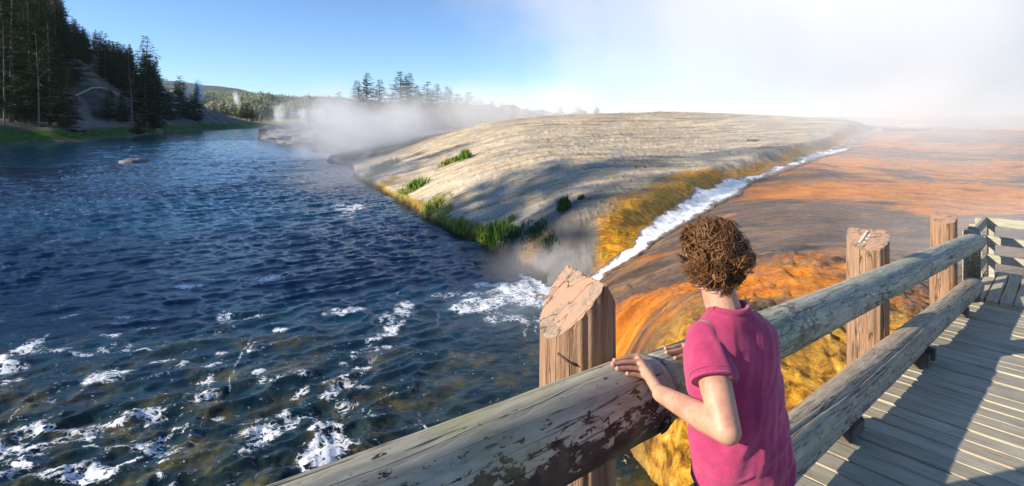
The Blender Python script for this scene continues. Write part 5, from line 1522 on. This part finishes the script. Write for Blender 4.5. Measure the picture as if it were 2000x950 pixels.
# reedy stems and stubs along the far grassy bank
for (px, Y_, lb) in [(322, 158, 'short grey stump on the far grassy bank, left one'), (347, 166, 'short grey stump on the far grassy bank, middle one by the driftwood'), (380, 180, 'short dark stump on the far grassy bank, right one')]:
    x = (px - 1000) / FPX * Y_; mb = MB(); mb.tube([(0, 0, -.3), (.1, 0, 1.2), (.15, .1, 2.6)], [.22, .18, .10], 8); mb.tube([(.1, 0, 1.4), (.5, .1, 1.9)], [.07, .03], 5)
    o = mb.build('tree_stump', bark_mat, None, True); o.location = (x, Y_, terrain(x, Y_, False)); tag(o, lb, 'stump')

# ------------------------------------------------------------------ steam
def steam(name, c, r, dens, nscale, lo, hi, label, rot=(0, 0, 0), aniso=-.1, detail=4, soft=.7, stretch=(1, 1, 1), seed=0.0):
    bm = bmesh.new(); bmesh.ops.create_icosphere(bm, subdivisions=3, radius=1)
    me = bpy.data.meshes.new(name); bm.to_mesh(me); bm.free()
    o = bpy.data.objects.new(name, me); COL.objects.link(o)
    o.location = c; o.scale = r; o.rotation_euler = rot
    t = MT(name); t.n.remove(t.p)
    pv = t.node('ShaderNodeVolumePrincipled'); pv.inputs['Color'].default_value = (.955, .975, .995, 1)
    pv.inputs['Anisotropy'].default_value = aniso
    oc = t.coord('Object'); pos = t.coord('Position')
    ln = t.node('ShaderNodeVectorMath', operation='LENGTH'); t.l.new(oc, ln.inputs[0])
    n = t.noise(t.mapping(pos, stretch, (0, 0, 0), (seed, seed * .7, 0)), nscale, detail, .6, .35)
    fall = t.ramp(t.math('SUBTRACT', 1.0, ln.outputs['Value']), [(0.0, 0.0), (soft, 1.0)])
    sh = t.ramp(t.math('ADD', n, t.math('MULTIPLY', t.math('SUBTRACT', fall, .5), .28)), [(lo, 0.0), (hi, 1.0)])
    t.set(pv.inputs['Density'], t.math('MULTIPLY', t.math('MULTIPLY', sh, fall), dens))
    t.l.new(pv.outputs[0], t.n['Material Output'].inputs['Volume'])
    me.materials.append(t.m); tag(o, label, 'steam', kind='stuff'); return o
steam('steam', (82, 84, 24), (68, 42, 46), .044, .040, .44, .54, 'great white steam cloud filling the sky at the right', seed=3, soft=.45, detail=5)
steam('steam', (22, 88, 26), (46, 30, 40), .026, .040, .46, .60, 'thin bluish steam veil drifting over the mound', seed=9)
steam('steam', (-16.5, 57, 2.2), (13.5, 15, 7.6), .17, .17, .41, .60, 'steam bank rolling over the river edge left of the mound', seed=1)
steam('steam', (-2, 84, 5.5), (28, 18, 7.0), .065, .11, .38, .60, 'low steam in front of the conifers behind the mound', seed=5)
steam('steam', (17, 22, 3.5), (13, 10, 4.5), .040, .22, .38, .62, 'thin steam rising from the orange run-off slope', seed=2)
steam('steam', (24, 34, 4.5), (12, 9, 4.2), .07, .16, .36, .60, 'brighter steam above the head of the hot stream', seed=7)
steam('steam', (9.5, 9.5, 2.3), (4.0, 3.4, 1.6), .10, .5, .40, .64, 'faint steam drifting over the landing and far fence', seed=4)
steam('steam', (.75, 13.3, .7), (1.9, 1.2, .7), .22, .9, .36, .6, 'mist where the hot stream meets the river', seed=6)
steam('steam', (-10, 36, .8), (6.5, 9, 1.6), .10, .25, .38, .62, 'thin mist on the water beside the mound', seed=8)
for (px, py, Y_, rx, rz_, d, lb, rt) in [(463, 194, 400, 3.2, 9, .45, 'slender steam plume rising behind the sunlit trees', .35), (546, 222, 500, 8, 13, .16, 'broad low steam plume on the far flat', 0), (592, 226, 520, 7, 11, .14, 'steam plume right of the broad one on the far flat', .2),
                            (389, 182, 240, 3.4, 7.5, .5, 'bright steam plume behind the pointed conifer', .1), (366, 183, 250, 2.6, 5, .4, 'small steam plume left of the pointed conifer', 0), (619, 228, 300, 9, 7, .10, 'steam drifting off the far side of the rock ledge', .3)]:
    x, y_, z = PT(px, py, Y_)
    steam('steam_plume', (x, y_, z), (rx, rx, rz_), d, .9 / rx, .36, .60, lb, (0, rt * -1, 0))

# ------------------------------------------------------------------ air between here and the far hills
mb = MB(); mb.box((0, 1900, 130), (7000, 5200, 268))
hz = mb.build('haze', None); t = MT('haze'); t.n.remove(t.p)
pv = t.node('ShaderNodeVolumePrincipled'); pv.inputs['Color'].default_value = (.80, .90, 1.0, 1); pv.inputs['Density'].default_value = .00006
t.l.new(pv.outputs[0], t.n['Material Output'].inputs['Volume']); hz.data.materials.append(t.m)
tag(hz, 'thin blue haze lying over the valley', 'haze', kind='stuff')
